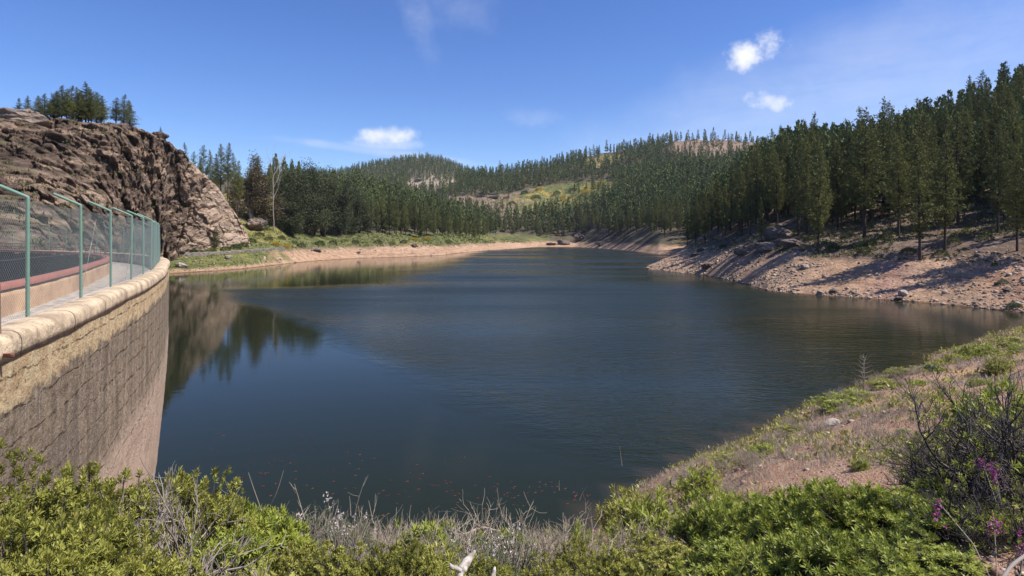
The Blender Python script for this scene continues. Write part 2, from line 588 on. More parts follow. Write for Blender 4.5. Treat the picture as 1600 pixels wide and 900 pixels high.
def mat_wall():
    m, N, b = newmat("weathered concrete")
    uvn = N.n("ShaderNodeUVMap").outputs[0]
    s = N.n("ShaderNodeSeparateXYZ")
    N.link(uvn, s.inputs[0])
    z = s.outputs[1]
    nz = N.noise(uvn, 1.1, 6.0, 0.65)
    streak = N.noise(N.mapping(uvn, (1.0, 0.10, 1.0)), 2.2, 6.0, 0.65)
    streak2 = N.noise(N.mapping(uvn, (1.0, 0.05, 1.0)), 7.0, 4.0, 0.6)
    grain = N.noise(uvn, 9.0, 7.0, 0.72)
    dark = N.mix(N.smooth(streak, 0.30, 0.74), (0.215, 0.157, 0.105), (0.50, 0.39, 0.275))
    dark = N.mix(N.math("MULTIPLY", N.smooth(streak2, 0.56, 0.72), 0.6), dark, (0.40, 0.34, 0.28))
    dark = N.mix(N.math("MULTIPLY", N.smooth(streak2, 0.42, 0.34), 0.45), dark, (0.10, 0.08, 0.065))
    pale = N.mix(N.smooth(nz, 0.35, 0.65), (0.56, 0.42, 0.315), (0.46, 0.335, 0.245))
    pale = N.mix(N.math("MULTIPLY", N.smooth(streak2, 0.58, 0.72), 0.5), pale, (0.30, 0.20, 0.14))
    yel = N.mix(N.smooth(N.noise(uvn, 2.6, 5.0, 0.6), 0.38, 0.62), (0.68, 0.52, 0.31), (0.52, 0.36, 0.205))
    yel = N.mix(N.math("MULTIPLY", N.smooth(nz, 0.55, 0.7), 0.4), yel, (0.52, 0.42, 0.30))
    course = N.noise(N.mapping(uvn, (0.35, 5.2, 1.0)), 1.0, 5.0, 0.7)
    dark = N.mix(N.math("MULTIPLY", N.smooth(course, 0.44, 0.60), 0.5), dark, (0.36, 0.285, 0.21))
    lime = N.smooth(N.noise(N.mapping(uvn, (5.0, 0.55, 1.0)), 1.6, 4.0, 0.6), 0.62, 0.70)
    dark = N.mix(N.math("MULTIPLY", lime, 0.75), dark, (0.60, 0.53, 0.43))
    patch = N.smooth(N.noise(N.mapping(uvn, (2.4, 0.28, 1.0)), 0.7, 2.0, 0.4), 0.58, 0.63)
    dark = N.mix(N.math("MULTIPLY", patch, 0.4), dark, (0.13, 0.11, 0.095))
    rub = N.smooth(N.noise(uvn, 5.5, 8.0, 0.8), 0.40, 0.62)
    dark = N.mix(N.math("MULTIPLY", rub, 0.55), dark, (0.10, 0.075, 0.056))
    # the tide mark falls to either side of the wall's middle, the run-off edge is ragged
    zl = N.math("ADD", z, N.math("ADD", N.math("MULTIPLY", N.math("SUBTRACT", nz, 0.5), 0.9), N.math("MULTIPLY", N.math("SUBTRACT", streak, 0.5), 1.2)))
    c = N.mix(N.smooth(zl, 6.9, 7.7), pale, dark)
    zy = N.math("ADD", z, N.math("ADD", N.math("MULTIPLY", N.math("SUBTRACT", nz, 0.5), 0.8), N.math("MULTIPLY", N.math("SUBTRACT", streak, 0.5), 0.45)))
    c = N.mix(N.smooth(zy, 9.84, 9.96), c, yel)
    # pour lines: dark broken joints every half metre
    per = N.math("ADD", z, N.math("MULTIPLY", N.math("SUBTRACT", N.noise(N.mapping(uvn, (1, 2.5, 1)), 1.1, 6.0, 0.75), 0.5), 0.34))
    fr = N.math("FRACT", N.math("MULTIPLY", per, 2.2))
    ln = N.math("SUBTRACT", 1.0, N.smooth(N.math("ABSOLUTE", N.math("SUBTRACT", fr, 0.5)), 0.0, 0.042))
    brk = N.smooth(N.noise(uvn, 2.2, 8.0, 0.82), 0.47, 0.57)
    ln = N.math("MULTIPLY", N.math("MULTIPLY", ln, brk), N.math("ADD", N.math("MULTIPLY", N.smooth(zl, 6.4, 7.6), 0.8), 0.2))
    c = N.mix(N.math("MULTIPLY", ln, 0.85), c, (0.055, 0.043, 0.035))
    pit = N.smooth(N.noise(uvn, 8.0, 5.0, 0.65), 0.63, 0.69)
    c = N.mix(N.math("MULTIPLY", pit, 0.65), c, (0.07, 0.055, 0.045))
    c = N.mix(N.math("MULTIPLY", N.smooth(grain, 0.35, 0.72), 0.3), c, (0.10, 0.08, 0.065))
    N.link(c, b.inputs["Base Color"])
    h = N.math("SUBTRACT", N.math("ADD", grain, N.math("MULTIPLY", nz, 1.2)), N.math("ADD", N.math("MULTIPLY", ln, 1.6), pit))
    N.link(N.bump(h, 1.0, 0.10), b.inputs["Normal"])
    b.inputs["Roughness"].default_value = 0.95
    b.inputs["Specular IOR Level"].default_value = 0.1
    return m


M["rock"], M["terrain"], M["bank"], M["water"], M["wall"] = mat_rock(), mat_terrain(), mat_bank(), mat_water(), mat_wall()
M["coping"] = plain("coping mortar", (0.62, 0.48, 0.315), 0.95, 2.6, 0.5, (0.27, 0.195, 0.13), 0.8, 0.05)


def mat_coping():
    m, N, b = newmat("coping mortar")
    uvn = N.n("ShaderNodeUVMap").outputs[0]
    P = N.n("ShaderNodeTexCoord").outputs["Object"]
    s = N.n("ShaderNodeSeparateXYZ")
    N.link(uvn, s.inputs[0])
    c = N.mix(N.smooth(N.noise(P, 1.5, 6.0, 0.7), 0.40, 0.66), (0.62, 0.48, 0.32), (0.33, 0.245, 0.165))
    c = N.mix(N.math("MULTIPLY", N.smooth(N.noise(P, 7.0, 6.0, 0.75), 0.50, 0.68), 0.6), c, (0.20, 0.145, 0.10))
    fr = N.math("FRACT", N.math("MULTIPLY", N.math("ADD", s.outputs[0], N.math("MULTIPLY", N.noise(P, 2.0), 0.08)), 0.43))
    j = N.math("SUBTRACT", 1.0, N.smooth(N.math("ABSOLUTE", N.math("SUBTRACT", fr, 0.5)), 0.0, 0.012))
    c = N.mix(N.math("MULTIPLY", j, 0.75), c, (0.07, 0.052, 0.04))
    pit = N.smooth(N.noise(P, 26.0, 3.0, 0.6), 0.66, 0.72)
    c = N.mix(N.math("MULTIPLY", pit, 0.6), c, (0.09, 0.07, 0.05))
    N.link(c, b.inputs["Base Color"])
    h = N.math("SUBTRACT", N.math("ADD", N.noise(P, 5.0, 6.0, 0.7), N.math("MULTIPLY", N.noise(P, 22.0, 5.0, 0.7), 0.4)), N.math("ADD", j, pit))
    N.link(N.bump(h, 0.9, 0.05), b.inputs["Normal"])
    b.inputs["Roughness"].default_value = 0.95
    return m


M["coping"] = mat_coping()
M["walk"] = plain("gravelled walkway", (0.50, 0.44, 0.38), 0.95, 4.0, 0.5, (0.30, 0.25, 0.21), 0.8, 0.04)
M["parapet"] = plain("orange plaster", (0.55, 0.36, 0.22), 0.95, 1.2, 0.45, (0.36, 0.22, 0.14), 0.5, 0.03)
M["red_cap"] = plain("faded red cap", (0.34, 0.13, 0.10), 0.9, 2.5, 0.4, (0.24, 0.10, 0.08), 0.4, 0.02)
M["downstream"] = plain("shade-darkened concrete", (0.085, 0.075, 0.068), 0.95, 0.5, 0.4, (0.05, 0.045, 0.04), 0.4, 0.05)  # weathered concrete, the shade of the downstream side put into its dark colour
M["pillar"] = plain("grey concrete", (0.17, 0.13, 0.105), 0.95, 2.5, 0.4, (0.09, 0.07, 0.06), 0.6, 0.03)

# ------------------------------------------------------------------ far terrain
# each column of a profile: photo column, then (distance, height) pairs from the shore up
def cols(*rows):
    px = np.array([r[0] for r in rows], float)
    D = np.array([[p[0] for p in r[1]] for r in rows], float)
    Z = np.array([[p[1] for p in r[1]] for r in rows], float)
    return px, D, Z


def q(D, py):
    return (D, zof(py, D))


def shore(py):
    return (11436.0 / (py - HY), 0.0)


def prof(C, px, D):
    """height of the profile set at photo columns px (n,) and distances D (m,) -> (n,m)"""
    cp, cd, cz = C
    out = np.empty((len(px), len(D)))
    dk = np.stack([np.interp(px, cp, cd[:, k]) for k in range(cd.shape[1])], 1)
    zk = np.stack([np.interp(px, cp, cz[:, k]) for k in range(cd.shape[1])], 1)
    for i in range(len(px)):
        d = dk[i]
        dd = np.concatenate([[d[0] * 0.6, d[0] * 0.93], d, [d[-1] * 1.35]])
        zz = np.concatenate([[-9, -3], zk[i], [zk[i][-1] - 60]])
        out[i] = np.interp(D, dd, zz)
    return out


C_LEFT = cols(
    (-900, [(120, 0), (140, 5), (150, 9), (170, 12), (240, 20)]),
    (0, [(120, 0), (140, 5), (150, 9), (170, 12), (240, 20)]),
    (100, [(150, 0), (165, 4), (180, 8), (200, 12), (240, 20)]),
    (258, [shore(428), q(213, 407), q(228, 391), q(243, 384.5), (300, 30)]),
    (330, [shore(424), q(228, 402), q(243, 389), q(262, 381), (320, 34)]),
    (380, [shore(420), q(250, 394), q(262, 384), q(285, 370), q(360, 303)]),
    (430, [shore(414), q(277, 388), q(300, 372), q(350, 338), q(480, 296)]),
    (500, [shore(407), q(332, 386), q(352, 374), q(450, 348), q(650, 304)]),
    (560, [shore(403.5), q(375, 382), q(400, 371), q(500, 350), q(750, 300)]),
    (620, [shore(402), q(390, 381), q(420, 370), q(520, 350), q(780, 320)]),
    (690, [shore(399), q(430, 383), q(460, 372), q(560, 360), q(760, 346)]),
    (720, [shore(395), q(490, 382), q(540, 371), q(620, 364), q(760, 356)]),
    (760, [shore(391.5), q(580, 381), q(640, 372), q(720, 368), q(800, 362)]),
    (800, [shore(389), q(640, 382), q(700, 377), q(820, 372), q(900, 362)]),
    (840, [shore(386), q(750, 379), q(790, 371), q(850, 362), q(900, 352)]),
    (900, [shore(386), q(760, 378), q(800, 368), q(900, 330), q(1000, 300)]),
    (960, [shore(390), q(610, 379), q(640, 370), q(850, 315), q(1000, 278)]),
    (1030, [shore(398), q(445, 384), q(480, 371), q(700, 318), q(950, 268)]),
    (1100, [shore(400), q(420, 385), q(460, 366), q(650, 318), q(900, 264)]),
    (1200, [(300, 0), q(330, 380), q(360, 360), q(550, 310), q(850, 262)]),
    (1300, [(280, 0), q(310, 375), q(340, 355), q(500, 305), q(800, 262)]),
    (2800, [(280, 0), q(310, 375), q(340, 355), q(500, 305), q(800, 262)]),
)
C_RIGHT = cols(
    (1004, [(229, -2), (234, -2), (240, -2.5), (300, -9), (500, -20)]),
    (1012, [(224, 0.0), (229, 0.8), (236, 1.0), (260, -6), (500, -20)]),
    (1050, [shore(425), q(222, 408), q(238, 399), (300, 2), (500, -10)]),
    (1100, [shore(430), q(205, 408), q(232, 384), (300, 14), (500, 20)]),
    (1150, [shore(441), q(180, 408), q(222, 366), (300, 24), q(450, 312)]),
    (1200, [shore(455), q(162, 404), q(214, 345), (300, 32), q(430, 288)]),
    (1240, [shore(459), q(150, 402), q(205, 338), (290, 38), q(410, 280)]),
    (1300, [shore(463), q(143, 400), q(190, 343), q(270, 298), q(370, 276)]),
    (1370, [shore(468), q(137, 394), q(175, 340), q(240, 295), q(335, 271)]),
    (1440, [shore(473), q(134, 388), q(165, 340), q(220, 295), q(305, 256)]),
    (1520, [shore(480), q(128, 382), q(157, 336), q(205, 280), q(280, 216)]),
    (1600, [shore(490), q(122, 374), q(150, 330), q(190, 265), q(262, 182)]),
    (1750, [(88, 0), (112, 12), (138, 21), (180, 38), (250, 66)]),
    (2100, [(80, 0), (104, 13), (130, 22), (170, 40), (240, 70)]),
    (2800, [(76, 0), (100, 13), (124, 22), (160, 40), (230, 70)]),
)
def hillset(D0, D1, D2, rows):
    return cols(*[(px, [(D0, 2.0), q(D1, mid), q(D2, top)]) for px, mid, top in rows])


C_MID = hillset(860, 1090, 1300, [(300, 345, 330), (480, 335, 305), (560, 325, 290), (640, 322, 284), (700, 322, 282), (760, 316, 274), (800, 312, 271), (850, 308, 260), (900, 300, 248),
                                  (950, 290, 239), (1000, 280, 231), (1050, 270, 221), (1100, 264, 217), (1150, 264, 219), (1200, 268, 226), (1240, 280, 243), (1300, 295, 268), (1500, 320, 300), (2800, 330, 310)])
C_FARLEFT = hillset(1500, 1780, 2050, [(200, 320, 290), (420, 300, 274), (540, 295, 269), (580, 285, 259), (620, 278, 252), (650, 273, 248), (668, 272, 246.5), (700, 280, 255), (735, 292, 268), (780, 305, 279), (900, 320, 300), (2800, 340, 330)])
C_BARE = hillset(850, 930, 1000, [(900, 340, 330), (1240, 325, 305), (1300, 280, 240), (1330, 255, 213), (1352, 245, 198), (1385, 238, 189), (1425, 235, 184), (1480, 240, 193), (1560, 260, 215), (1700, 290, 262), (2800, 300, 280)])

gpx = np.concatenate([np.arange(-880, 180, 14.0), np.arange(180, 1640, 4.0), np.arange(1640, 2760, 14.0)])
gD = np.concatenate([np.geomspace(66, 330, 210, endpoint=False), np.geomspace(330, 1400, 190, endpoint=False), np.geomspace(1400, 3200, 60)])


def land(px, D):
    parts_ = [prof(C, px, D) for C in (C_LEFT, C_RIGHT, C_MID, C_FARLEFT, C_BARE)]
    Z = np.max(parts_, 0)
    X = (px[:, None] - CX) / F * D[None, :]
    Y = np.broadcast_to(D[None, :], X.shape)
    Pn = xyz(X, Y, 0 * X)
    up = np.clip(Z / 8.0, 0.0, 1.0)
    amp = 0.25 + up * np.clip(Y / 300.0, 0.5, 3.0) * 1.1
    sh = Z.shape
    Z = Z + amp * (fbm(Pn / 23.0, 4, 3) * 1.7 + fbm(Pn / 6.0, 3, 9) * 0.55).reshape(sh) * np.clip((Z + 1.5) / 4.0, 0.12, 1)
    Z = Z + fbm(Pn / 2.2, 2, 29).reshape(sh) * 0.22 * np.clip(Z + 0.5, 0, 1) * (Y < 330)
    return X, Y, Z


X, Y, Z = land(gpx, gD)


def land_z(x, y):
    """bilinear look-up of the far terrain"""
    x, y = np.asarray(x, float), np.asarray(y, float)
    px = CX + x / y * F
    i = np.clip(np.searchsorted(gpx, px) - 1, 0, len(gpx) - 2)
    j = np.clip(np.searchsorted(gD, y) - 1, 0, len(gD) - 2)
    a = np.clip((px - gpx[i]) / (gpx[i + 1] - gpx[i]), 0, 1)
    b = np.clip((y - gD[j]) / (gD[j + 1] - gD[j]), 0, 1)
    return (Z[i, j] * (1 - a) + Z[i + 1, j] * a) * (1 - b) + (Z[i, j + 1] * (1 - a) + Z[i + 1, j + 1] * a) * b


CLEARINGS = {
    "scrub": [(700, 306), (760, 308), (800, 302), (850, 290), (905, 284), (957, 281), (966, 292), (938, 312), (900, 322), (872, 333), (840, 338), (790, 338), (740, 330), (700, 320)],
    "bare": [(650, 276), (705, 274), (716, 283), (690, 298), (640, 298), (632, 288)],
    "top": [(1035, 236), (1060, 219), (1120, 208), (1215, 218), (1222, 240), (1150, 243), (1090, 250)],
    "glade": [(915, 250), (945, 241), (978, 240), (970, 252), (932, 264), (912, 264)],
}


def zones(P):
    px, py = to_px(P)
    far = P[:, 1] > 560
    return px, py, {k: inpoly(px, py, v) & far for k, v in CLEARINGS.items()}


def terrain_colour(P):
    px, py, zn = zones(P)
    n1 = fbm(P / 31.0, 4, 41)[:, None]
    n2 = fbm(P / 9.0, 4, 43)[:, None]
    tan = np.array([0.42, 0.275, 0.18]) + n1 * np.array([0.05, 0.04, 0.035])
    grey = np.array([0.34, 0.262, 0.19])
    orange = np.array([0.46, 0.27, 0.17])
    floor_ = np.where(P[:, 1:2] > 430, np.array([0.105, 0.09, 0.055]), np.array([0.19, 0.135, 0.10])) + n2 * 0.035
    green = np.array([0.125, 0.135, 0.05]) + n2 * np.array([0.04, 0.03, 0.01])
    ygreen = np.array([0.24, 0.215, 0.075])
    c = np.broadcast_to(floor_, (len(P), 3)).copy()
    z = P[:, 2:3]
    D = P[:, 1:2]
    right = (px > 1000)[:, None] & (D < 330)
    # bare drawdown shore
    lim = np.where(right, 8.0, 6.2) + n1 * 1.5 + n2 * 1.2
    w = np.clip((lim - z) / 1.2, 0, 1)
    shorec = tan * (1 - np.clip(n2, 0, 1) * 0.5) + grey * np.clip(n2, 0, 1) * 0.5
    ow = np.clip((px[:, None] - 1500) / 90.0 + n1 * 0.9, 0, 1) * right
    rw = np.clip(1 - np.abs(px[:, None] - 1375 - z * 5) / 45.0, 0, 1) * right * 0.7
    shorec = shorec * (1 - ow) + orange * ow
    shorec = shorec * (1 - rw) + np.array([0.37, 0.215, 0.17]) * rw
    # left flats, terraces and slope with herbs
    left = (px < 470)[:, None] & (D < 420)
    gl = np.clip((455 - px[:, None]) / 40.0 + n2 * 1.2, 0, 1) * left * np.clip((z - 0.7) / 0.6, 0, 1)
    ll = np.clip((z - (lim - 1.0)) / 2.0, 0, 1) * ((px < 860)[:, None]) * (D < 900) * (z < 15)
    green_z = green * (1 - np.clip(n1 * 1.5, 0, 0.8)) + ygreen * np.clip(n1 * 1.5, 0, 0.8)
    c = c * (1 - w) + shorec * w
    c = c * (1 - gl) + green_z * gl
    c = c * (1 - ll * 0.9) + green_z * ll * 0.9
    sl = ((px > 345) & (px < 445))[:, None] & (D < 430) & (z > 9)
    c = np.where(sl, ygreen * 0.85 + n2 * 0.04, c)
    for k, col in (("scrub", None), ("bare", (0.34, 0.27, 0.21)), ("top", (0.26, 0.185, 0.14)), ("glade", (0.23, 0.19, 0.085))):
        mk = zn[k][:, None]
        if k == "scrub":
            brown = np.array([0.25, 0.18, 0.13])
            yb = np.array([0.30, 0.225, 0.06])
            t = np.clip((px[:, None] - 770) / 70.0 + n1 * 1.2, 0, 1)
            y_ = np.clip(n2 * 2.4, 0, 1)
            col = brown * (1 - t) + (green * 1.15 * (1 - y_) + yb * y_) * t
        c = np.where(mk, np.asarray(col) * (1 + n2 * 0.35), c)
    bare = (D > 840) & (px > 1250)[:, None] & (D < 1100)
    c = np.where(bare, np.array([0.24, 0.18, 0.15]) * (1 + n2 * 0.5), c)
    return np.clip(c, 0.02, 0.7)


PT = xyz(X, Y, Z)
tcol = terrain_colour(PT)
tf = grid_faces(len(gpx), len(gD), True)
keep = (PT[tf][:, :, 2].max(1) > -3.5)
o = npmesh("hills", PT, [tf[keep]], M["terrain"], None, True, None, None, tcol)
tag(o, kind="structure")

# ------------------------------------------------------------------ near bank
BPTS = []
def bp(px, D, py=None, z=None):
    BPTS.append(((px - CX) / F * D, D, zof(py, D) if py is not None else z))


SH = [(250, 27.5), (380, 25.0), (500, 22.6), (650, 22.0), (800, 22.0), (880, 23.2), (912, 24.4), (960, 27.2), (1000, 29.3), (1100, 32.7), (1200, 38.0), (1300, 44.8), (1400, 53.0), (1450, 61.0), (1530, 71.0), (1600, 80.5)]
for px_, D_ in SH:
    bp(px_, D_, z=0.0)
    bp(px_, D_ * 1.12, z=-1.6)
    bp(px_, D_ * 1.4, z=-4.0)
for px_, row in {
    0: [(14, 6.0), (9, 7.4), (5, 8.8)], 120: [(15, 5.4), (9, 7.3), (5, 8.7)], 250: [(20, 2.2), (14, 4.7), (8, 7.6), (5, 8.8)], 400: [(20, 1.9), (14, 4.5), (8, 7.6)],
    500: [(18.5, 1.6), (14, 4.1), (8, 7.5), (5, 8.95)], 650: [(18, 1.5), (13, 4.4), (8, 7.45)], 800: [(18, 1.6), (14, 3.9), (7, 7.85), (4, 9.3)],
    920: [(18, 2.6), (12, 5.3), (7, 7.95)], 1000: [(20, 3.0), (12, 5.8), (7, 8.05)], 1100: [(24, 2.9), (15, 5.3), (8, 7.8)],
    1200: [(26, 3.1), (14, 5.9), (9, 7.6), (6, 8.7)], 1300: [(32, 3.3), (19, 5.4), (10, 7.4)], 1400: [(38, 3.4), (24, 5.3), (15, 6.6), (8, 8.2), (5, 9.2)],
    1500: [(42, 3.2), (26, 5.2), (12, 7.5)], 1600: [(60, 2.2), (45, 3.5), (32, 4.6), (18, 6.5), (9, 8.4), (5, 9.5)], 1800: [(40, 7.5), (20, 8.5), (9, 9.6)],
}.items():
    for D_, z_ in row:
        bp(px_, D_, z=z_)
for p in [(0, 0, 10.3), (-4, 0, 10.2), (5, 0, 10.7), (0, -8, 11), (-12, -5, 10.5), (12, -5, 12), (25, 5, 13), (30, -10, 16), (50, 20, 17), (80, 40, 18), (100, 60, 17), (110, 85, 8), (100, 95, 2), (90, 90, 1),
          (-12, 4, 8.5), (-14, 10, 5.0), (-25, 12, -1.0), (-30, 25, -7.0), (-45, 40, -10.0), (-60, 20, 0.0), (-60, 50, -9.0), (-40, 0, 6.0), (-50, -10, 10), (-20, 32, -4.0), (-28, 42, -6.0), (0, -25, 13), (40, -25, 18)]:
    BPTS.append(p)
BP = np.array(BPTS)
def _phi(r2):
    return np.where(r2 > 1e-12, r2 * np.log(r2 + 1e-12), 0.0)


_n = len(BP)
_d2 = ((BP[:, None, :2] - BP[None, :, :2]) ** 2).sum(-1)
_A = np.zeros((_n + 3, _n + 3))
_A[:_n, :_n] = _phi(_d2) + np.eye(_n) * 3.0
_A[:_n, _n:] = np.concatenate([np.ones((_n, 1)), BP[:, :2]], 1)
_A[_n:, :_n] = _A[:_n, _n:].T
_w = np.linalg.solve(_A, np.concatenate([BP[:, 2], np.zeros(3)]))


def bank_z(x, y, rough=True):
    x, y = np.asarray(x, float).ravel(), np.asarray(y, float).ravel()
    out = _w[_n] + _w[_n + 1] * x + _w[_n + 2] * y
    for k in range(_n):
        out = out + _w[k] * _phi((x - BP[k, 0]) ** 2 + (y - BP[k, 1]) ** 2)
    out = np.clip(out, -11, 22)
    if rough:
        p = xyz(x, y, 0 * x)
        out = out + fbm(p / 2.6, 4, 71) * 0.24 + fbm(p / 0.5, 3, 77) * 0.05
    return out


def sgrid(lo, hi, c, n, k):
    """graded coordinates, fine near c"""
    t = np.linspace(math.asinh((lo - c) / k), math.asinh((hi - c) / k), n)
    return c + k * np.sinh(t)


bx, by = sgrid(-70, 118, 0.5, 330, 9.0), sgrid(-26, 100, 7.0, 330, 9.0)
BX, BY = np.meshgrid(bx, by, indexing="ij")
BZ = bank_z(BX, BY)
PB = xyz(BX, BY, BZ)
bf = grid_faces(len(bx), len(by), True)
bf = bf[PB[bf][:, :, 2].max(1) > -11.5]
o = npmesh("near_bank", PB, [bf], M["bank"], None, True)
tag(o, kind="structure")

# ------------------------------------------------------------------ dam
DAMP = np.array([(-5.5, 4.6), (-6.35, 6.6), (-7.42, 9.37), (-8.72, 12.4), (-9.95, 15.2), (-11.0, 17.7), (-12.3, 20.4), (-13.5, 22.9), (-14.85, 25.4), (-15.95, 27.4), (-17.35, 30.0), (-18.9, 32.8),
                 (-21.4, 36.6), (-25.0, 41.2), (-30.0, 46.2), (-37.0, 51.6), (-45.5, 56.4), (-55.0, 60.0), (-66.0, 62.5), (-80.0, 64.5)])


def catmull(P, step):
    P = np.asarray(P, float)
    Q = np.concatenate([[2 * P[0] - P[1]], P, [2 * P[-1] - P[-2]]])
    out = []
    for i in range(len(P) - 1):
        a, b, c, d = Q[i], Q[i + 1], Q[i + 2], Q[i + 3]
        t = np.linspace(0, 1, 24, endpoint=False)[:, None]
        out.append(0.5 * (2 * b + (c - a) * t + (2 * a - 5 * b + 4 * c - d) * t ** 2 + (3 * b - a - 3 * c + d) * t ** 3))
    out = np.concatenate(out + [P[-1:]])
    s = np.concatenate([[0], np.cumsum(np.linalg.norm(np.diff(out, axis=0), axis=1))])
    m = int(s[-1] / step) + 1
    t = np.linspace(0, s[-1], m)
    return np.stack([np.interp(t, s, out[:, k]) for k in range(2)], 1), t


DC, DS = catmull(DAMP, 0.2)
for _ in range(30):
    DC[1:-1] = DC[1:-1] * 0.5 + (DC[:-2] + DC[2:]) * 0.25
DTn = unit(np.gradient(DC, axis=0))
DN = np.stack([DTn[:, 1], -DTn[:, 0]], 1)           # towards the water


def dam_at(s, n=0.0):
    c = np.array([np.interp(s, DS, DC[:, k]) for k in range(2)])
    nn = np.array([np.interp(s, DS, DN[:, k]) for k in range(2)])
    return c + nn * n, nn


def sweep(name, profile, mat, parent, s0=0.0, s1=1e9, smooth=True, rough=0.0, sub=1, seed=0, step=1):
    pr = np.array(profile, float)
    if sub > 1:
        L = np.concatenate([[0], np.cumsum(np.linalg.norm(np.diff(pr, axis=0), axis=1))])
        t = np.unique(np.concatenate([L, np.linspace(0, L[-1], int(L[-1] * sub) + 2)]))
        pr = np.stack([np.interp(t, L, pr[:, k]) for k in range(2)], 1)
    idx = np.where((DS >= s0) & (DS <= s1))[0][::step]
    c, nn, ss = DC[idx], DN[idx], DS[idx]
    n_, z_ = pr[:, 0], pr[:, 1]
    XX = c[:, 0:1] + nn[:, 0:1] * n_[None]
    YY = c[:, 1:2] + nn[:, 1:2] * n_[None]
    ZZ = np.broadcast_to(z_[None], XX.shape).copy()
    if rough:
        p3 = xyz(XX, YY, ZZ)
        dsp = (fbm(p3 / 0.7, 4, seed) * rough).reshape(XX.shape)
        XX, YY, ZZ = XX + nn[:, 0:1] * dsp, YY + nn[:, 1:2] * dsp, ZZ + dsp * 0.6
    uv = np.stack([np.broadcast_to(ss[:, None], XX.shape).ravel(), ZZ.ravel()], 1)
    return npmesh(name, xyz(XX, YY, ZZ), [grid_faces(XX.shape[0], XX.shape[1])], mat, parent, smooth, None, uv)


dam = empty("dam", (-6.4, 6.6, 10.1))
tag(dam, "curved concrete dam with yellow stained top edge and pale tide-marked face", "dam")


def dampart(*a, **k):
    o = sweep(*a, parent=None, **k)
    o.parent = dam
    o.location = (6.4, -6.6, -10.1)
    return o


FACE = [(0.40, 10.46), (0.40, 10.40), (0.39, 9.8), (0.36, 9.0), (0.36, 7.0), (0.26, 5.0), (0.08, 3.0), (-0.18, 1.5), (-0.52, 0.0), (-1.7, -5.0)]
dampart("upstream_face", FACE, M["wall"], sub=5, rough=0.035, seed=5)
th = np.linspace(-0.6, math.pi * 0.5, 9)
cop = [(0.38, 10.465), (0.43, 10.455)] + [(0.20 + 0.24 * math.copysign(abs(math.cos(a)) ** 0.7, math.cos(a)), 10.60 + 0.19 * math.copysign(abs(math.sin(a)) ** 0.7, math.sin(a))) for a in th[2:]] + [(0.02, 10.785), (-0.06, 10.74), (-0.08, 10.1)]
S_END = float(DS[np.argmin(np.abs(DC[:, 1] - 6.6))])
c_ = dampart("coping", cop, M["coping"], rough=0.03, seed=11, s0=S_END)
dampart("walkway", [(-0.085, 10.12), (-2.31, 10.08)], M["walk"], sub=3, rough=0.02, seed=21, s0=S_END)
par = dampart("parapet", [(-2.30, 10.07), (-2.31, 10.72), (-2.57, 10.725), (-2.58, 10.0)], M["parapet"], sub=4, rough=0.02, seed=31, s0=S_END)
cap = sweep("parapet_cap", [(-2.26, 10.728), (-2.255, 10.86), (-2.45, 10.89), (-2.64, 10.85), (-2.64, 10.728)], M["red_cap"], None, rough=0.015, seed=33, s0=S_END)
cap.parent = par
dampart("downstream_face", [(-2.57, 10.70), (-2.9, 6.0), (-4.0, 0.0), (-6.5, -11.0)], M["downstream"], sub=1)
# handrail of thin pipe along the downstream side of the far half
rs = Soup()
for h_ in (11.42, 11.18):
    ii = np.arange(160, len(DS), 6)
    rs.add(*tube(np.stack([DC[ii, 0] - DN[ii, 0] * 2.5, DC[ii, 1] - DN[ii, 1] * 2.5, np.full(len(ii), h_)], 1), 0.02, 5))
for s_ in np.arange(34, DS[-1], 3.0):
    p_, _nn = dam_at(s_, -2.5)
    rs.add(*tube([(p_[0], p_[1], 10.85), (p_[0], p_[1], 11.43)], 0.022, 5))
hr = rs.build("handrail", M["rust"])
tag(hr, "thin rusty pipe handrail along the downstream side of the dam walkway", "handrail")

# end pillar and iron bar at the near end of the coping
def box_obj(name, x0, x1, y0, y1, z0, z1, mat, parent=None, rz=0.0, rough=0.012, n=6, seed=3):
    """slightly worn block: subdivided box with rounded, uneven edges"""
    import bmesh
    bm = bmesh.new()
    bmesh.ops.create_cube(bm, size=1.0)
    bmesh.ops.subdivide_edges(bm, edges=bm.edges[:], cuts=n, use_grid_fill=True)
    sx, sy, sz = x1 - x0, y1 - y0, z1 - z0
    co = np.array([v.co[:] for v in bm.verts]) * 2
    m4 = (np.abs(co) ** 14).sum(1, keepdims=True) ** (1 / 14)
    co = co / np.maximum(m4, 1e-6)
    P = co * np.array([sx, sy, sz]) / 2
    P = P + fbm(P / 0.25 + seed * 3.1, 3, seed)[:, None] * rough * unit(co)
    for v, p in zip(bm.verts, P):
        v.co = p
    me = bpy.data.meshes.new(name)
    bm.to_mesh(me)
    bm.free()
    me.materials.append(mat)
    o = bpy.data.objects.new(name, me)
    o.location = ((x0 + x1) / 2, (y0 + y1) / 2, (z0 + z1) / 2)
    o.rotation_euler = (0, 0, rz)
    COL.objects.link(o)
    if parent:
        o.parent = parent
    return o


pl = box_obj("gate_pillar", -7.1, -6.41, 7.50, 7.68, 9.0, 11.5, M["pillar"])
tag(pl, "dark weathered concrete pillar at the near end of the dam coping", "pillar")
ib = box_obj("iron_bar", -7.0, -6.06, 7.40, 7.45, 10.53, 10.58, M["rust"], n=3, rough=0.004)
tag(ib, "short rusty iron bar jutting from the wall below the end pillar", "iron bar")

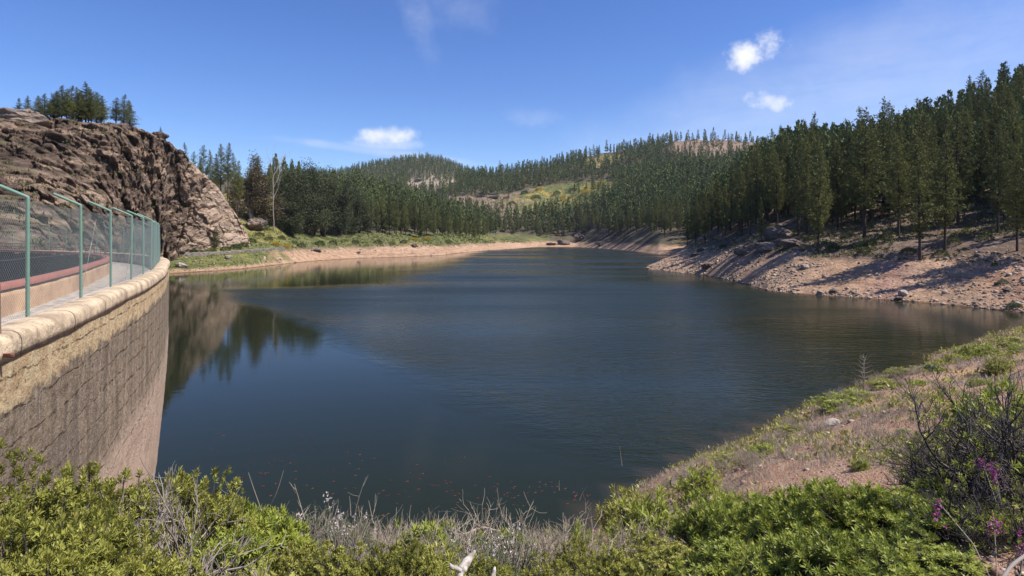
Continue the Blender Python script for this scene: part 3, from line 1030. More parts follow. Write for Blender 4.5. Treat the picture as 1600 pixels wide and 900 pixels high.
# ------------------------------------------------------------------ fence on the dam
POST_S = [float(DS[np.argmin(((DC - np.array(p)) ** 2).sum(1))]) for p in DAMP[2:12]]
while POST_S[-1] < DS[-1] - 3.5:
    POST_S.append(POST_S[-1] + 3.1)
POST_S.insert(0, POST_S[0] - 1.28)
fence = empty("chain_link_fence", (*dam_at(POST_S[1])[0], 10.75))
tag(fence, "green chain link fence with cranked posts along the dam coping", "fence")
FL = np.array(fence.location)


def fpart(o):
    o.parent = fence
    o.location = -Vector(FL)
    return o


for k, s_ in enumerate(POST_S[1:]):
    p_, nn = dam_at(s_, -0.03)
    hgt = 12.62 + (0.02 if k % 3 else -0.01)
    lean = RNG.normal(0, 0.008, 2)
    sp_ = Soup()
    arm = np.array([p_[0] - nn[0] * 0.46, p_[1] - nn[1] * 0.46, hgt + 0.22])
    top = np.array([p_[0] + lean[0], p_[1] + lean[1], hgt])
    sp_.add(*tube([(p_[0], p_[1], 10.2), (p_[0], p_[1], 11.4), tuple(top - (0, 0, 0.03)), tuple(top), tuple(top + (arm - top) * 0.08), tuple(arm)], 0.028, 8))
    po = sp_.build("post", M["post"], None, True)
    fpart(po)


def fence_mesh(s0, s1, z0, z1, pitch, r):
    """diagonal wires of one bay, bent along the curve of the dam"""
    sp_ = Soup()
    h = z1 - z0
    for sg in (1, -1):
        a0 = np.arange(s0 - h, s1 + h, pitch)
        for a in a0:
            b = a + h
            lo, hi = max(a, s0), min(b, s1)
            if hi - lo < 0.04:
                continue
            t = np.linspace(lo, hi, 4)
            zz = z0 + (t - a) if sg > 0 else z1 - (t - a)
            xy = np.stack([np.interp(t, DS, DC[:, k] - DN[:, k] * 0.03) for k in range(2)], 1)
            sag = 0.03 * np.sin(np.pi * np.clip((t - s0) / (s1 - s0), 0, 1))
            sp_.add(*tube(np.concatenate([xy, (zz - sag * (zz - z0) / h)[:, None]], 1), r, 3))
    for z_ in (z0, (z0 + z1) / 2, z1):
        t = np.linspace(s0, s1, 6)
        xy = np.stack([np.interp(t, DS, DC[:, k] - DN[:, k] * 0.03) for k in range(2)], 1)
        sag = 0.03 * np.sin(np.pi * (t - s0) / (s1 - s0)) * (z_ - z0) / h
        sp_.add(*tube(np.concatenate([xy, (z_ - sag)[:, None]], 1), r * 1.3, 3))
    return sp_.build("wire_netting", M["wire"])


for k in range(len(POST_S) - 1):
    fpart(fence_mesh(POST_S[k], POST_S[k + 1], 10.80, 12.56, 0.072 if POST_S[k] < 45 else 0.12, 0.0017 if POST_S[k] < 45 else 0.0026))
for s_ in (POST_S[2] + 1.5, POST_S[4] + 0.6):
    p0, n0 = dam_at(s_ - 1.4, -0.05)
    p1, _ = dam_at(s_, -0.05)
    sp_ = Soup()
    sp_.add(*tube([(p0[0], p0[1], 10.78), (p1[0], p1[1], 12.4)], 0.006, 4))
    fpart(sp_.build("brace_wire", M["bark_pale"]))

# ------------------------------------------------------------------ water
wx = np.unique(np.concatenate([np.arange(-900, -170, 20.0), np.arange(-170, 300, 2.0), np.arange(300, 1000, 20.0)]))
wy = np.unique(np.concatenate([np.arange(4, 300, 2.0), np.arange(300, 900, 6.0)]))
WX, WY = np.meshgrid(wx, wy, indexing="ij")
wxf, wyf = WX.ravel(), WY.ravel()
dd = np.full(len(wxf), 1e9)
sg_ = np.zeros(len(wxf))
for k in range(0, len(DC), 4):
    d2 = (wxf - DC[k, 0]) ** 2 + (wyf - DC[k, 1]) ** 2
    m_ = d2 < dd
    dd[m_] = d2[m_]
    sg_[m_] = ((wxf - DC[k, 0]) * DN[k, 0] + (wyf - DC[k, 1]) * DN[k, 1])[m_]
ok = sg_ > -3.6
P2 = xyz(wxf, wyf, 0 * wxf)
nzw = fbm(P2 / 35.0, 3, 91)
side = ((wxf + 21) * 29 + (wyf - 71.5) * 21) / 35.8         # metres beyond the wind line
rip = np.clip((side + nzw * 4 + 1.5) / 4.0, 0, 1)
calm_far = np.clip((wyf - 128 + nzw * 18) / 18.0, 0, 1) * np.clip((-18 - wxf + nzw * 12) / 20.0, 0, 1)
calm_bank = np.clip((wxf - wyf * 0.30 - 14 + nzw * 12) / 18.0, 0, 1) * np.clip((175 - wyf) / 30.0, 0, 1)
calm_near = np.clip((41 - wyf + nzw * 5) / 12.0, 0, 1) * np.clip((10 - wxf) / 10, 0, 1)
streaks = 0.75 + 0.5 * fbm(xyz(wxf / 60.0, wyf / 16.0, 0 * wxf), 3, 97)
rip = np.clip(rip * streaks, 0, 1)
rip = rip * (1 - 0.93 * calm_far) * (1 - 0.72 * calm_bank) * (1 - 0.75 * calm_near)
rip = np.clip(rip, 0.0, 1)
far_ = np.clip((wyf - 34) / 62.0, 0, 1)
lanes = fbm(xyz(wxf / 120.0 + 0.002 * wyf, wyf / 22.0, 0 * wxf), 4, 99)
chop = rip * far_ * np.clip(0.9 + 1.1 * lanes, 0.3, 1.5)                      # waves too small to see one by one: roughness
rip = rip * (1 - 0.65 * far_)
shal = np.zeros(len(wxf))
nearm = (wyf < 99) & (wxf < 115) & (wxf > -69)
shal[nearm] = np.clip(1 + bank_z(wxf[nearm], wyf[nearm], False) / 0.7, 0, 1) ** 2
farm = wyf > 70
shal[farm] = np.maximum(shal[farm], np.clip(1 + land_z(wxf[farm], wyf[farm]) / 1.4, 0, 1) ** 2 * 0.9)
wf = grid_faces(len(wx), len(wy), True)
wf = wf[ok[wf].all(1)]
o = npmesh("water", P2, [wf], M["water"], None, True, {"ripple": rip, "shallow": shal, "chop": chop})
tag(o, kind="structure")

# ------------------------------------------------------------------ rocky hill beyond the dam
RPX = np.concatenate([np.linspace(-420, -20, 60, endpoint=False), np.linspace(-20, 392, 460)])
RT = np.linspace(0, 1, 260)
k_px = [-420, -100, 0, 50, 100, 150, 200, 250, 275, 300, 340, 370, 385, 392]
foot_py = np.interp(RPX, [-420, 0, 60, 120, 175, 230, 262, 300, 350, 392], [480, 462, 440, 432, 424, 416, 410, 408, 404, 398])
foot_D = np.interp(RPX, [-420, 0, 60, 120, 175, 230, 262, 300, 350, 392], [48, 60, 72, 92, 118, 165, 214, 232, 248, 262])
top_py = np.interp(RPX, k_px, [225, 186, 181, 184, 186, 191, 193, 213, 229, 252, 290, 335, 362, 378])
top_D = np.interp(RPX, k_px, [110, 138, 150, 156, 164, 172, 186, 205, 216, 228, 246, 258, 264, 266])
tt = RT[None, :]
RPY = foot_py[:, None] * (1 - tt) + top_py[:, None] * tt
RD = foot_D[:, None] + (top_D - foot_D)[:, None] * tt ** 1.15
RX, RY, RZ = (RPX[:, None] - CX) / F * RD, RD, EYE - (RPY - HY) / F * RD
P3 = xyz(RX, RY, RZ)
sn = np.array([0.46, 0.12, 0.88])
wob = fbm(P3 / 16.0, 4, 131)
sc_ = P3 @ sn + wob * 5.0
lay = sc_ / 6.3
saw = lay - np.floor(lay)
ledge = np.where(saw < 0.78, saw / 0.78, (1 - saw) / 0.22)            # steep undersides
lay2 = sc_ / 1.9 + wob
saw2 = lay2 - np.floor(lay2)
ledge2 = np.where(saw2 < 0.7, saw2 / 0.7, (1 - saw2) / 0.3)
strong = np.clip(fbm(P3 / 26.0, 3, 137) * 1.5 + 0.55, 0.1, 1.2)
edge = np.clip(np.minimum(tt / 0.05, (1 - tt) / 0.06), 0, 1) * np.ones_like(RX)
palew = np.clip((RPX[:, None] - 270) / 60.0 + (tt - 0.55) * -0.4, 0, 1) * np.ones_like(RX)
sizef = np.clip(RD / 160.0, 0.45, 1.3)
Q3 = P3 + fbm(P3 / 7.0, 3, 133)[:, None] * np.array([2.5, 2.0, 1.5])
dip = np.stack([Q3[:, 0] * 0.88 - Q3[:, 2] * 0.46, Q3[:, 1], (Q3[:, 0] * 0.46 + Q3[:, 2] * 0.88) * 1.9], 1)      # blocks lie along the dip
w1, t1, g1 = worley(dip / 15.0, 3)
w2, t2, g2 = worley(dip / 6.5, 13)
w3, t3, g3 = worley(dip / 2.8, 23)
cr1, cr2 = np.clip(1 - g1 / 0.10, 0, 1), np.clip(1 - g2 / 0.13, 0, 1)
disp = (ledge * 3.6 * strong + ledge2 * 0.8 * strong + (w1 + t1 * 1.6) * 4.6 + (w2 + t2 * 1.6) * 2.7 + (w3 + t3 * 1.5) * 1.2 - cr1 * 1.6 - cr2 * 0.8
        + fbm(P3 / 9.0, 5, 139, ridged=True) * 0.9 + fbm(P3 / 2.0, 4, 149, ridged=True) * 0.4).reshape(RX.shape)
disp = disp * (1 - 0.72 * palew) * sizef * (0.5 + 0.5 * edge) - 3.2 * sizef * (1 - 0.5 * palew)
dirv = np.array([0.52, -0.70, 0.22])
RX, RY, RZ = RX + disp * dirv[0], RY + disp * dirv[1], RZ + disp * dirv[2] * (0.4 + 0.6 * edge)
# back side
back = []
for t_, dz in ((1.15, -1.5), (1.5, -14), (1.9, -45)):
    back.append((RX[:, -1:] * t_, RY[:, -1:] * t_, RZ[:, -1:] + dz))
RX = np.concatenate([RX] + [b[0] for b in back], 1)
RY = np.concatenate([RY] + [b[1] for b in back], 1)
RZ = np.concatenate([RZ] + [b[2] for b in back], 1)
pw = np.concatenate([palew] + [palew[:, -1:]] * 3, 1)
PR = xyz(RX, RY, RZ)
o = npmesh("rocky_hill", PR, [grid_faces(RX.shape[0], RX.shape[1])], M["rock"], None, False, {"pale": pw.ravel()})
tag(o, kind="structure")


def hill_point(px, t):
    i = int(np.argmin(np.abs(RPX - px)))
    j = int(np.clip(round(t * (len(RT) - 1)), 0, len(RT) - 1))
    return np.array([RX[i, j], RY[i, j], RZ[i, j]])


# ------------------------------------------------------------------ rocks
def rock_mesh(seed, sub=4, flat=0.7, ang=0.35):
    import bmesh
    bm = bmesh.new()
    bmesh.ops.create_icosphere(bm, subdivisions=sub, radius=1.0)
    co = np.array([v.co[:] for v in bm.verts])
    r = np.random.default_rng(seed)
    d = np.ones(len(co))
    for _ in range(16):                                   # chopped by planes: flat broken faces
        n_ = unit(r.normal(size=3))
        k = r.uniform(0.6, 0.95)
        pr = co @ n_
        d = np.minimum(d, np.where(pr > 1e-3, k / np.maximum(pr, 1e-3), 9))
    co = co * d[:, None]
    co = co * (1 + ang * 0.35 * fbm(co * 2.2 + seed, 5, seed, ridged=True))[:, None]
    co[:, 2] *= flat
    for v, p in zip(bm.verts, co):
        v.co = p
    me = bpy.data.meshes.new("rock")
    bm.to_mesh(me)
    bm.free()
    return me


ROCKS = {k: [] for k in ("stone", "stone_dark", "soil_rock")}
for k in ROCKS:
    for s_ in range(4):
        me = rock_mesh(s_ * 7 + len(k), 5 if k == "stone_dark" else 4, ang=0.75 if k == "stone_dark" else 0.4)
        me.materials.append(M[k])
        ROCKS[k].append(me)


def boulder(p, size, kind, label, group=None, sink=0.3, name="boulder", seed=0, cat="boulder"):
    o = bpy.data.objects.new(name, ROCKS[kind][seed % 4])
    size = np.broadcast_to(size, 3)
    o.location = (p[0], p[1], p[2] + size[2] * (0.7 - sink))
    o.scale = tuple(size)
    o.rotation_euler = (RNG.normal(0, 0.15), RNG.normal(0, 0.15), RNG.uniform(0, 6.28))
    COL.objects.link(o)
    tag(o, label, cat, group)
    return o


def land_at(px, D):
    x = (px - CX) / F * D
    return np.array([x, D, float(land_z(x, D))])


def land_hit(px, py, D0=70.0, D1=2500.0):
    """first far-terrain point along the sight line of a photo pixel"""
    D = np.geomspace(D0, D1, 1500)
    z = land_z((px - CX) / F * D, D)
    h = np.where(z >= zof(py, D))[0]
    D_ = D[h[0]] if len(h) else D1
    return land_at(px, D_)


p = hill_point(48, 1.0)
boulder(p + (0, -3, -3.5), (7.0, 5.5, 3.9), "stone_dark", "huge brown overhanging boulder on top of the rocky hill", seed=1)
boulder(hill_point(254, 1.0) + (0, -1, -0.3), (2.4, 2.2, 2.0), "stone_dark", "small dark boulder on the crest of the rocky hill beside a lone pine", seed=2)
for px_, py_, s_, k_, lab in [
    (905, 376, (9, 6, 7), "stone_dark", "dark craggy outcrop at the waterline below the far forest, tallest of its cluster"),
    (880, 382, (8, 5, 4.5), "stone_dark", "low dark outcrop at the waterline, lakeward of the tallest crag"),
    (938, 383, (6, 4, 4), "stone_dark", "small dark outcrop at the foot of the far forest beside the crag cluster"),
    (862, 383, (6, 4, 3.0), "stone_dark", "flat dark rock at the head of the lake"),
    (1106, 418, (2.4, 1.8, 1.7), "stone_dark", "dark boulder standing alone on the pale headland"),
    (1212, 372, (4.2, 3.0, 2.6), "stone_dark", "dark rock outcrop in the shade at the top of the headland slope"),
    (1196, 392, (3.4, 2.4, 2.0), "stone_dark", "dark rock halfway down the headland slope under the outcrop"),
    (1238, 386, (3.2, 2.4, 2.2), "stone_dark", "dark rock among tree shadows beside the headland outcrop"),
    (1160, 398, (2.6, 1.8, 1.5), "stone_dark", "low dark rock on the headland slope nearest its tip"),
    (1012, 420, (0.9, 0.8, 0.5), "stone", "low stone at the very tip of the pale headland"),
    (1258, 420, (1.2, 1.0, 0.9), "stone", "grey boulder among shadows halfway up the stony bank"),
    (1282, 460, (0.9, 0.8, 0.7), "stone", "pale boulder at the waterline under the long stony bank"),
    (1303, 457, (0.9, 0.7, 0.7), "stone_dark", "dark boulder at the waterline next to a pale one"),
    (1411, 462, (1.0, 0.8, 0.9), "stone", "pale rounded boulder on the rubble fan near the water"),
    (1404, 468, (0.8, 0.7, 0.5), "stone_dark", "dark flat rock at the foot of the rubble fan"),
    (1575, 455, (0.8, 0.7, 0.6), "stone_dark", "dark rock on the orange earth bank"),
    (1590, 478, (0.9, 0.7, 0.6), "stone", "grey rock near the water on the orange earth bank"),
    (495, 393, (3.6, 2.2, 2.0), "stone_dark", "split brown boulder on the tan beach below the dark broad trees"),
    (648, 386, (2.6, 2.0, 1.8), "stone_dark", "brown boulder on the tan beach below the pine wood"),
    (560, 396, (1.6, 1.2, 1.0), "stone_dark", "small brown rock near the water on the tan beach"),
    (356, 405, (1.5, 1.2, 1.2), "stone", "pale boulder lying in the green grass flat below the rocky hill"),
    (285, 418, (2.4, 1.6, 1.4), "stone", "pale grey boulder at the edge of the grass flat next to the water"),
    (400, 358, (6.5, 5, 4.5), "stone_dark", "grey crag under the broad trees beside the yellow bushes"),
    (408, 340, (4.0, 3, 5.0), "stone", "pointed pale crag beneath the tall dead tree"),
    (770, 310, (12, 7, 5), "stone_dark", "dark rock bluff in the brown clearing across the valley"),
    (700, 318, (10, 7, 5), "stone_dark", "brown rock knoll at the edge of the valley clearing"),
    (845, 290, (8, 6, 5), "stone_dark", "rock knoll at the top of the yellow scrub slope"),
    (655, 284, (13, 7, 7), "stone_dark", "grey rock outcrop on the pine hill beneath the far summit"),
]:
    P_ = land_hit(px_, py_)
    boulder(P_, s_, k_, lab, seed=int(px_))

# many small stones on the shores: one mass
def stone_mass(name, pts, sizes, mat, seed):
    r = np.random.default_rng(seed)
    import bmesh
    bm = bmesh.new()
    bmesh.ops.create_icosphere(bm, subdivisions=1, radius=1.0)
    base = np.array([v.co[:] for v in bm.verts])
    tri = np.array([[v.index for v in f.verts] for f in bm.faces])
    bm.free()
    n = len(pts)
    V = base[None] * r.uniform(0.65, 1.2, (n, len(base), 1))
    V = V * np.stack([r.uniform(0.7, 1.4, n), r.uniform(0.7, 1.4, n), r.uniform(0.4, 0.9, n)], 1)[:, None, :] * np.asarray(sizes)[:, None, None]
    V = V + np.asarray(pts)[:, None, :]
    Fq = tri[None] + (np.arange(n) * len(base))[:, None, None]
    var = np.repeat(r.random(n), len(base))
    o = npmesh(name, V.reshape(-1, 3), [Fq.reshape(-1, 3)], mat, None, False, {"var": var})
    return tag(o, kind="stuff")


M["pebble"] = leaf_mat("loose stones", (0.12, 0.09, 0.07), (0.48, 0.375, 0.28), 0.0, 0.0, 0.95)
M["pebble_tan"] = leaf_mat("soil stones", (0.20, 0.125, 0.09), (0.50, 0.38, 0.29), 0.0, 0.0, 0.95)
pts, sizes = [], []
r_ = np.random.default_rng(12)
n_ = 80000
px_ = r_.uniform(1010, 1700, n_)
D_ = r_.uniform(75, 235, n_)
x_ = (px_ - CX) / F * D_
z_ = land_z(x_, D_)
fan = fbm(xyz(x_ / 13.0, D_ / 13.0, 0 * x_), 3, 55)
ok_ = (z_ > 0.0) & (z_ < 9.0) & (r_.random(n_) < np.clip(0.35 + fan * 1.3 + (z_ < 0.8) * 0.5, 0.05, 1))
pts = xyz(x_, D_, z_)[ok_]
sizes = r_.lognormal(-1.75, 0.5, len(pts)).clip(0.07, 0.7)
px2 = r_.uniform(262, 860, 3000)
D2_ = r_.uniform(190, 640, 3000)
x2 = (px2 - CX) / F * D2_
z2 = land_z(x2, D2_)
ok2 = (z2 > 0) & (z2 < 6.0)
pts = np.concatenate([pts, xyz(x2, D2_, z2)[ok2]])
sizes = np.concatenate([sizes, r_.lognormal(-1.0, 0.5, ok2.sum()).clip(0.15, 1.0)])
stone_mass("shore_rubble", pts, sizes, M["pebble"], 5)
n_ = 16000
px_ = r_.uniform(-100, 2600, n_)
D_ = 4 + 60 * r_.random(n_) ** 1.7
x_ = (px_ - CX) / F * D_
z_ = bank_z(x_, D_)
ok_ = (z_ > 0.05)
stone_mass("gravel", xyz(x_, D_, z_)[ok_], (r_.lognormal(-3.6, 0.5, ok_.sum()) * np.clip(D_[ok_] / 12.0, 0.6, 1.6)).clip(0.010, 0.14), M["pebble_tan"], 6)

# low dry-stone terrace wall across the grass flat
T = Soup()
P_ = [land_hit(px, py, 150) for px, py in ((240, 403), (262, 402), (290, 401), (320, 400), (350, 398), (375, 396), (400, 394), (425, 392), (445, 391))]
L_ = np.array(P_)
tt_ = np.linspace(0, len(L_) - 1, 160)
C2 = np.stack([np.interp(tt_, np.arange(len(L_)), L_[:, k]) for k in range(3)], 1)
pr_ = np.array([(0.0, -1.0), (0.05, -0.3), (0.1, 0.4), (0.15, 1.0), (0.3, 1.35), (0.8, 1.4), (1.2, 1.2)])
VW = C2[:, None, :] + np.stack([0 * pr_[:, 0], pr_[:, 0], pr_[:, 1]], 1)[None]
VW = VW.reshape(-1, 3)
VW = VW + fbm(VW / 0.9, 3, 211)[:, None] * 0.28
o = npmesh("terrace_wall", VW, [grid_faces(160, len(pr_))], M["stone_grey"], None, False)
tag(o, "low grey dry-stone terrace wall across the grass flat beyond the dam", "wall")
# ------------------------------------------------------------------ trees
def pine_proto(seed, h, detail):
    """slim pine: tapered trunk and a ragged conical crown of needle tufts carried on rising limbs. Returns two meshes."""
    r = np.random.default_rng(seed)
    base = r.uniform(0.10, 0.27)
    rad = r.uniform(0.105, 0.15) * h
    zs = np.linspace(-1.2, h * 0.985, 9)
    bend = np.cumsum(r.normal(0, 0.006 * h, (9, 2)), axis=0) * np.linspace(0, 1, 9)[:, None]
    tr = np.concatenate([bend, zs[:, None]], 1)
    rr = np.interp(zs, [-1.2, 0, h * 0.5, h], [0.34, 0.27, 0.16, 0.02]) * h / 24.0
    T = Soup()
    T.add(*tube(tr, rr, 7))
    C_ = Soup()
    z = h * base
    org, drc, lens, wid, var = [], [], [], [], []
    step = 0.50 if detail else 1.1
    lobes = r.uniform(0, 6.28, 3)
    while z < h * 0.985:
        t = (z - h * base) / (h * (1 - base))
        prof_ = (min(1.0, t / 0.16) ** 0.7) * (1 - t) ** 0.68 * 1.18 + 0.03
        nb = int(r.integers(4, 7))
        a0 = r.uniform(0, 6.28)
        for k in range(nb):
            if r.random() < 0.2:
                continue
            a = a0 + k * 6.283 / nb + r.normal(0, 0.3)
            ln = rad * prof_ * r.uniform(0.55, 1.25) * (1 + 0.18 * math.cos(2 * a + lobes[0] + z * 0.3))
            rise = 0.05 + 0.75 * t + r.normal(0, 0.12)
            c = np.array([np.interp(z, zs, tr[:, 0]), np.interp(z, zs, tr[:, 1]), z])
            d = np.array([math.cos(a), math.sin(a), rise])
            d /= np.linalg.norm(d)
            if detail and ln > 0.8:
                T.add(*tube([c, c + d * ln * 0.5 + (0, 0, 0.05 * ln), c + d * ln * 0.92 + (0, 0, 0.12 * ln)], [0.05, 0.035, 0.012], 3))
            nt = max(2, int(ln / (0.24 if detail else 0.8)))
            tone = r.normal(0.42, 0.13)
            for m in range(nt):
                f = 0.22 + 0.8 * (m + r.random()) / nt
                p = c + d * ln * f + np.array([0, 0, 0.12 * ln * f * f]) + r.normal(0, 0.075 * ln + 0.03, 3)
                nn = 11 if detail else 4
                dd_ = unit(r.normal(size=(nn, 3)) + d * 0.9 + np.array([0, 0, 0.55]))
                org.append(np.repeat(p[None], nn, 0))
                drc.append(dd_)
                sz = (0.36 if detail else 1.0) * (0.75 + 0.35 * (1 - t))
                lens.append(r.uniform(0.7, 1.25, nn) * sz)
                wid.append(r.uniform(0.8, 1.2, nn) * sz * (0.33 if detail else 0.42))
                var.append(np.repeat(np.clip(tone + 0.22 * (f - 0.6) + r.normal(0, 0.07, nn), 0, 1), 4))
        z += step * r.uniform(0.8, 1.25)
    # leader
    for _ in range(10):
        p = np.array([tr[-1, 0], tr[-1, 1], h * r.uniform(0.94, 1.0)])
        org.append(p[None]); drc.append(unit(r.normal(0, 0.35, (1, 3)) + (0, 0, 1))); lens.append(np.array([0.7])); wid.append(np.array([0.16])); var.append(np.full(4, 0.6))
    V, Q_ = kites(np.concatenate(org), np.concatenate(drc), np.concatenate(lens), np.concatenate(wid), fold=0.05, mid=0.55)
    C_.add(V, Q_, np.concatenate(var))
    return T, C_, h


def simple_tree(seed, h, blades):
    """the same pine for the distance: few broad tufts; arrays only"""
    r = np.random.default_rng(seed)
    base = r.uniform(0.08, 0.18)
    t = r.random(blades) ** 1.25
    rad = r.uniform(0.15, 0.20) * h * (np.minimum(1, t / 0.14) ** 0.7 * (1 - t) ** 0.7 + 0.03)
    a = r.uniform(0, 6.283, blades)
    rr = rad * np.sqrt(r.uniform(0.25, 1.0, blades))
    z = h * (base + (1 - base) * t * 0.97)
    O = np.stack([np.cos(a) * rr * 0.6, np.sin(a) * rr * 0.6, z], 1)
    D = unit(np.stack([np.cos(a), np.sin(a), 0.9 + t * 1.5], 1) + r.normal(0, 0.35, (blades, 3)))
    k = math.sqrt(120.0 / blades)
    L = h * 0.10 * k * r.uniform(0.7, 1.3, blades) * (1.1 - 0.4 * t)
    V, Q_ = kites(O, D, L, L * 0.62, r.normal(size=(blades, 3)), 0.08, 0.5)
    tv, tq = tube([(0, 0, -1.5), (0, 0, h * 0.5)], [0.012 * h, 0.007 * h], 3)
    return np.concatenate([V, tv]), np.concatenate([Q_, tq + len(V)]), np.concatenate([np.repeat(np.clip(r.normal(0.4, 0.1, blades), 0, 1), 4), np.full(len(tv), -1.0)])


# -- where the pines stand
r_ = np.random.default_rng(21)
cand = []


def scatter(x0, x1, y0, y1, sp_, cond, h0, h1):
    gx, gy = np.meshgrid(np.arange(x0, x1, sp_), np.arange(y0, y1, sp_), indexing="ij")
    gx = gx.ravel() + r_.uniform(-0.46, 0.46, gx.size) * sp_
    gy = gy.ravel() + r_.uniform(-0.46, 0.46, gy.size) * sp_
    px = CX + gx / gy * F
    m = (px > -60) & (px < 1760)
    gx, gy = gx[m], gy[m]
    gz = land_z(gx, gy)
    P = xyz(gx, gy, gz)
    px, py = to_px(P)
    m = cond(P, px, py)
    P = P[m]
    h = r_.uniform(h0, h1, len(P)) * np.clip(r_.normal(1.0, 0.13, len(P)), 0.55, 1.22)
    cand.append(np.concatenate([P, h[:, None]], 1))


def c_right(P, px, py):
    edge_ = 7.6 + fbm(P / 14.0, 3, 201) * 2.4
    gap = fbm(P / 20.0, 3, 205)
    head = (px < 1235) & (py > 338 + (1235 - px) * 0.42) & (P[:, 2] < 22)
    thin = np.where(P[:, 2] < 16, 0.55, 0.95)
    return (px > 1010) & (P[:, 1] < 420) & (P[:, 2] > edge_) & (gap < 0.42) & (r_.random(len(P)) < thin * np.where(head, 0.16, 1))


scatter(30, 330, 90, 420, 5.7, c_right, 22, 29)


def c_left(P, px, py):
    px2_, py2_, zn = zones(P)
    no = zn["scrub"] | zn["bare"]
    x_, D_ = P[:, 0], P[:, 1]
    base_d = np.interp(px, [300, 430, 500, 560, 620, 690, 720, 760, 800, 840, 900, 960, 1030, 1100, 1300], [330, 420, 392, 404, 422, 462, 545, 645, 1000, 795, 802, 642, 482, 462, 340])
    keep_ = (D_ > base_d) & (D_ < 860) & (P[:, 2] > 7) & ~no
    valley = (px > 735) & (px < 800)
    return keep_ & ~((px > 1010) & (D_ < 420)) & (r_.random(len(P)) < np.where(valley, 0.5, 0.95)) & (px < 1330)


scatter(-230, 420, 330, 860, 9.0, c_left, 20, 27)


def c_mid(P, px, py):
    _a, _b, zn = zones(P)
    rare = zn["top"]
    no = zn["scrub"] | zn["bare"] | zn["glade"]
    return (P[:, 1] > 860) & (P[:, 1] < 1330) & (P[:, 2] > 9) & (~no | (r_.random(len(P)) < 0.04)) & (r_.random(len(P)) < np.where(rare, 0.30, 0.95)) & (px > 500) & (px < 1320)


scatter(-420, 700, 860, 1330, 10.0, c_mid, 17, 24)


def c_far(P, px, py):
    return (P[:, 1] > 1500) & (P[:, 1] < 2100) & (px > 440) & (px < 860) & (r_.random(len(P)) < 0.95)


scatter(-800, 160, 1500, 2100, 12.5, c_far, 17, 23)
TREES = np.concatenate(cand)
# a small clump behind the rocky hill's right shoulder, and trees along it
ex = []
for px_, top, D_ in [(290, 222, 300), (303, 236, 300), (318, 226, 290), (328, 234, 300), (345, 224, 288), (356, 222, 285), (338, 240, 320), (372, 250, 300), (366, 238, 320), (312, 246, 330)]:
    x_ = (px_ - CX) / F * D_
    zt = zof(top, D_)
    ex.append((x_, D_, zt - 24.0, 24.0))
TREES = np.concatenate([TREES, np.array(ex)])
hx_, _hy = to_px(TREES[:, :3])
TREES[:, 3] *= np.where(TREES[:, 1] < 430, np.clip(0.58 + 0.42 * (hx_ - 1030) / 170.0, 0.55, 1.0) * (hx_ > 1000) + (hx_ <= 1000), 1.0)
TREES = TREES[np.argsort(TREES[:, 1])]

# -- which 300 of them show largest: a coarse picture filled from the front
def visible_area(T):
    W_, H_ = 400, 225
    buf = np.zeros((H_, W_), bool)
    hx, hy = to_px(PR)                                   # the rocky hill hides what is behind it
    area = np.zeros(len(T))
    for i, (x, y, z, h) in enumerate(T):
        px = (CX + x / y * F) / 4
        y1 = (HY + (EYE - z) / y * F) / 4
        y0 = (HY + (EYE - z - h) / y * F) / 4
        w = 0.24 * h / y * F / 4
        k = 0
        for row in range(max(0, int(y0)), min(H_, int(y1) + 1)):
            f = (row - y0) / max(y1 - y0, 1e-3)
            if f > 0.85:
                continue
            ww = w * (0.2 + 0.8 * min(1, f * 1.6)) / 2
            a, b = max(0, int(round(px - ww))), min(W_, int(round(px + ww)) + 1)
            if b > a:
                seg = buf[row, a:b]
                k += (~seg).sum()
                seg[:] = True
        area[i] = k
    return area


va = visible_area(TREES) * (1 + 0 * TREES[:, 0])
tpx, tpy = to_px(TREES[:, :3])
va[(tpx < 0) | (tpx > 1600)] *= 0.4
big = np.zeros(len(TREES), bool)
big[np.argsort(-va)[:278]] = True
big &= va > 0

PROTO = []
for k in range(9):
    T_, C__, h_ = pine_proto(300 + k, 24.0, True)
    PROTO.append((T_, C__))
PMESH = []
for T_, C__ in PROTO:
    to = T_.build("trunk", M["bark"], None, True)
    co = C__.build("crown", M["pine"], None)
    PMESH.append((to.data, co.data))
    bpy.data.objects.remove(to)
    bpy.data.objects.remove(co)


def pine(x, y, z, h, label, group, k, wide=1.0):
    root = empty("pine_tree", (x, y, z), float(r_.uniform(0, 6.28)))
    s = h / 24.0
    root.scale = (s * wide, s * wide, s)
    for nm, me in zip(("trunk", "crown"), PMESH[k % len(PMESH)]):
        o = bpy.data.objects.new(nm, me)
        COL.objects.link(o)
        o.parent = root
    return tag(root, label, "tree", group)


def ordinal(n):
    return f"{n}{'th' if 10 <= n % 100 <= 20 else {1: 'st', 2: 'nd', 3: 'rd'}.get(n % 10, 'th')}"


def region(x, y, z, px):
    if px > 1000 and y < 430:
        d = z
        if d < 13.5:
            return "pine in the front row above the stony bank", "from the headland"
        if d < 24:
            return "pine just behind the front row over the stony bank", "from the headland"
        if d < 40:
            return "pine halfway up the steep slope over the stony bank", "from the headland"
        return "pine high on the steep slope near the skyline", "from the bare brown hill"
    if px < 400:
        return "slender pine behind the shoulder of the rocky hill", "from the rock"
    if px < 800:
        if z < 16:
            return "front row pine of the wood above the tan beach", "from the dark trees"
        return "pine inside the wood above the tan beach", "from the dark trees"
    if y < 560:
        return "pine at the foot of the far slope behind the headland", "from the valley floor"
    return "distant pine at the head of the lake", "from the valley clearing"


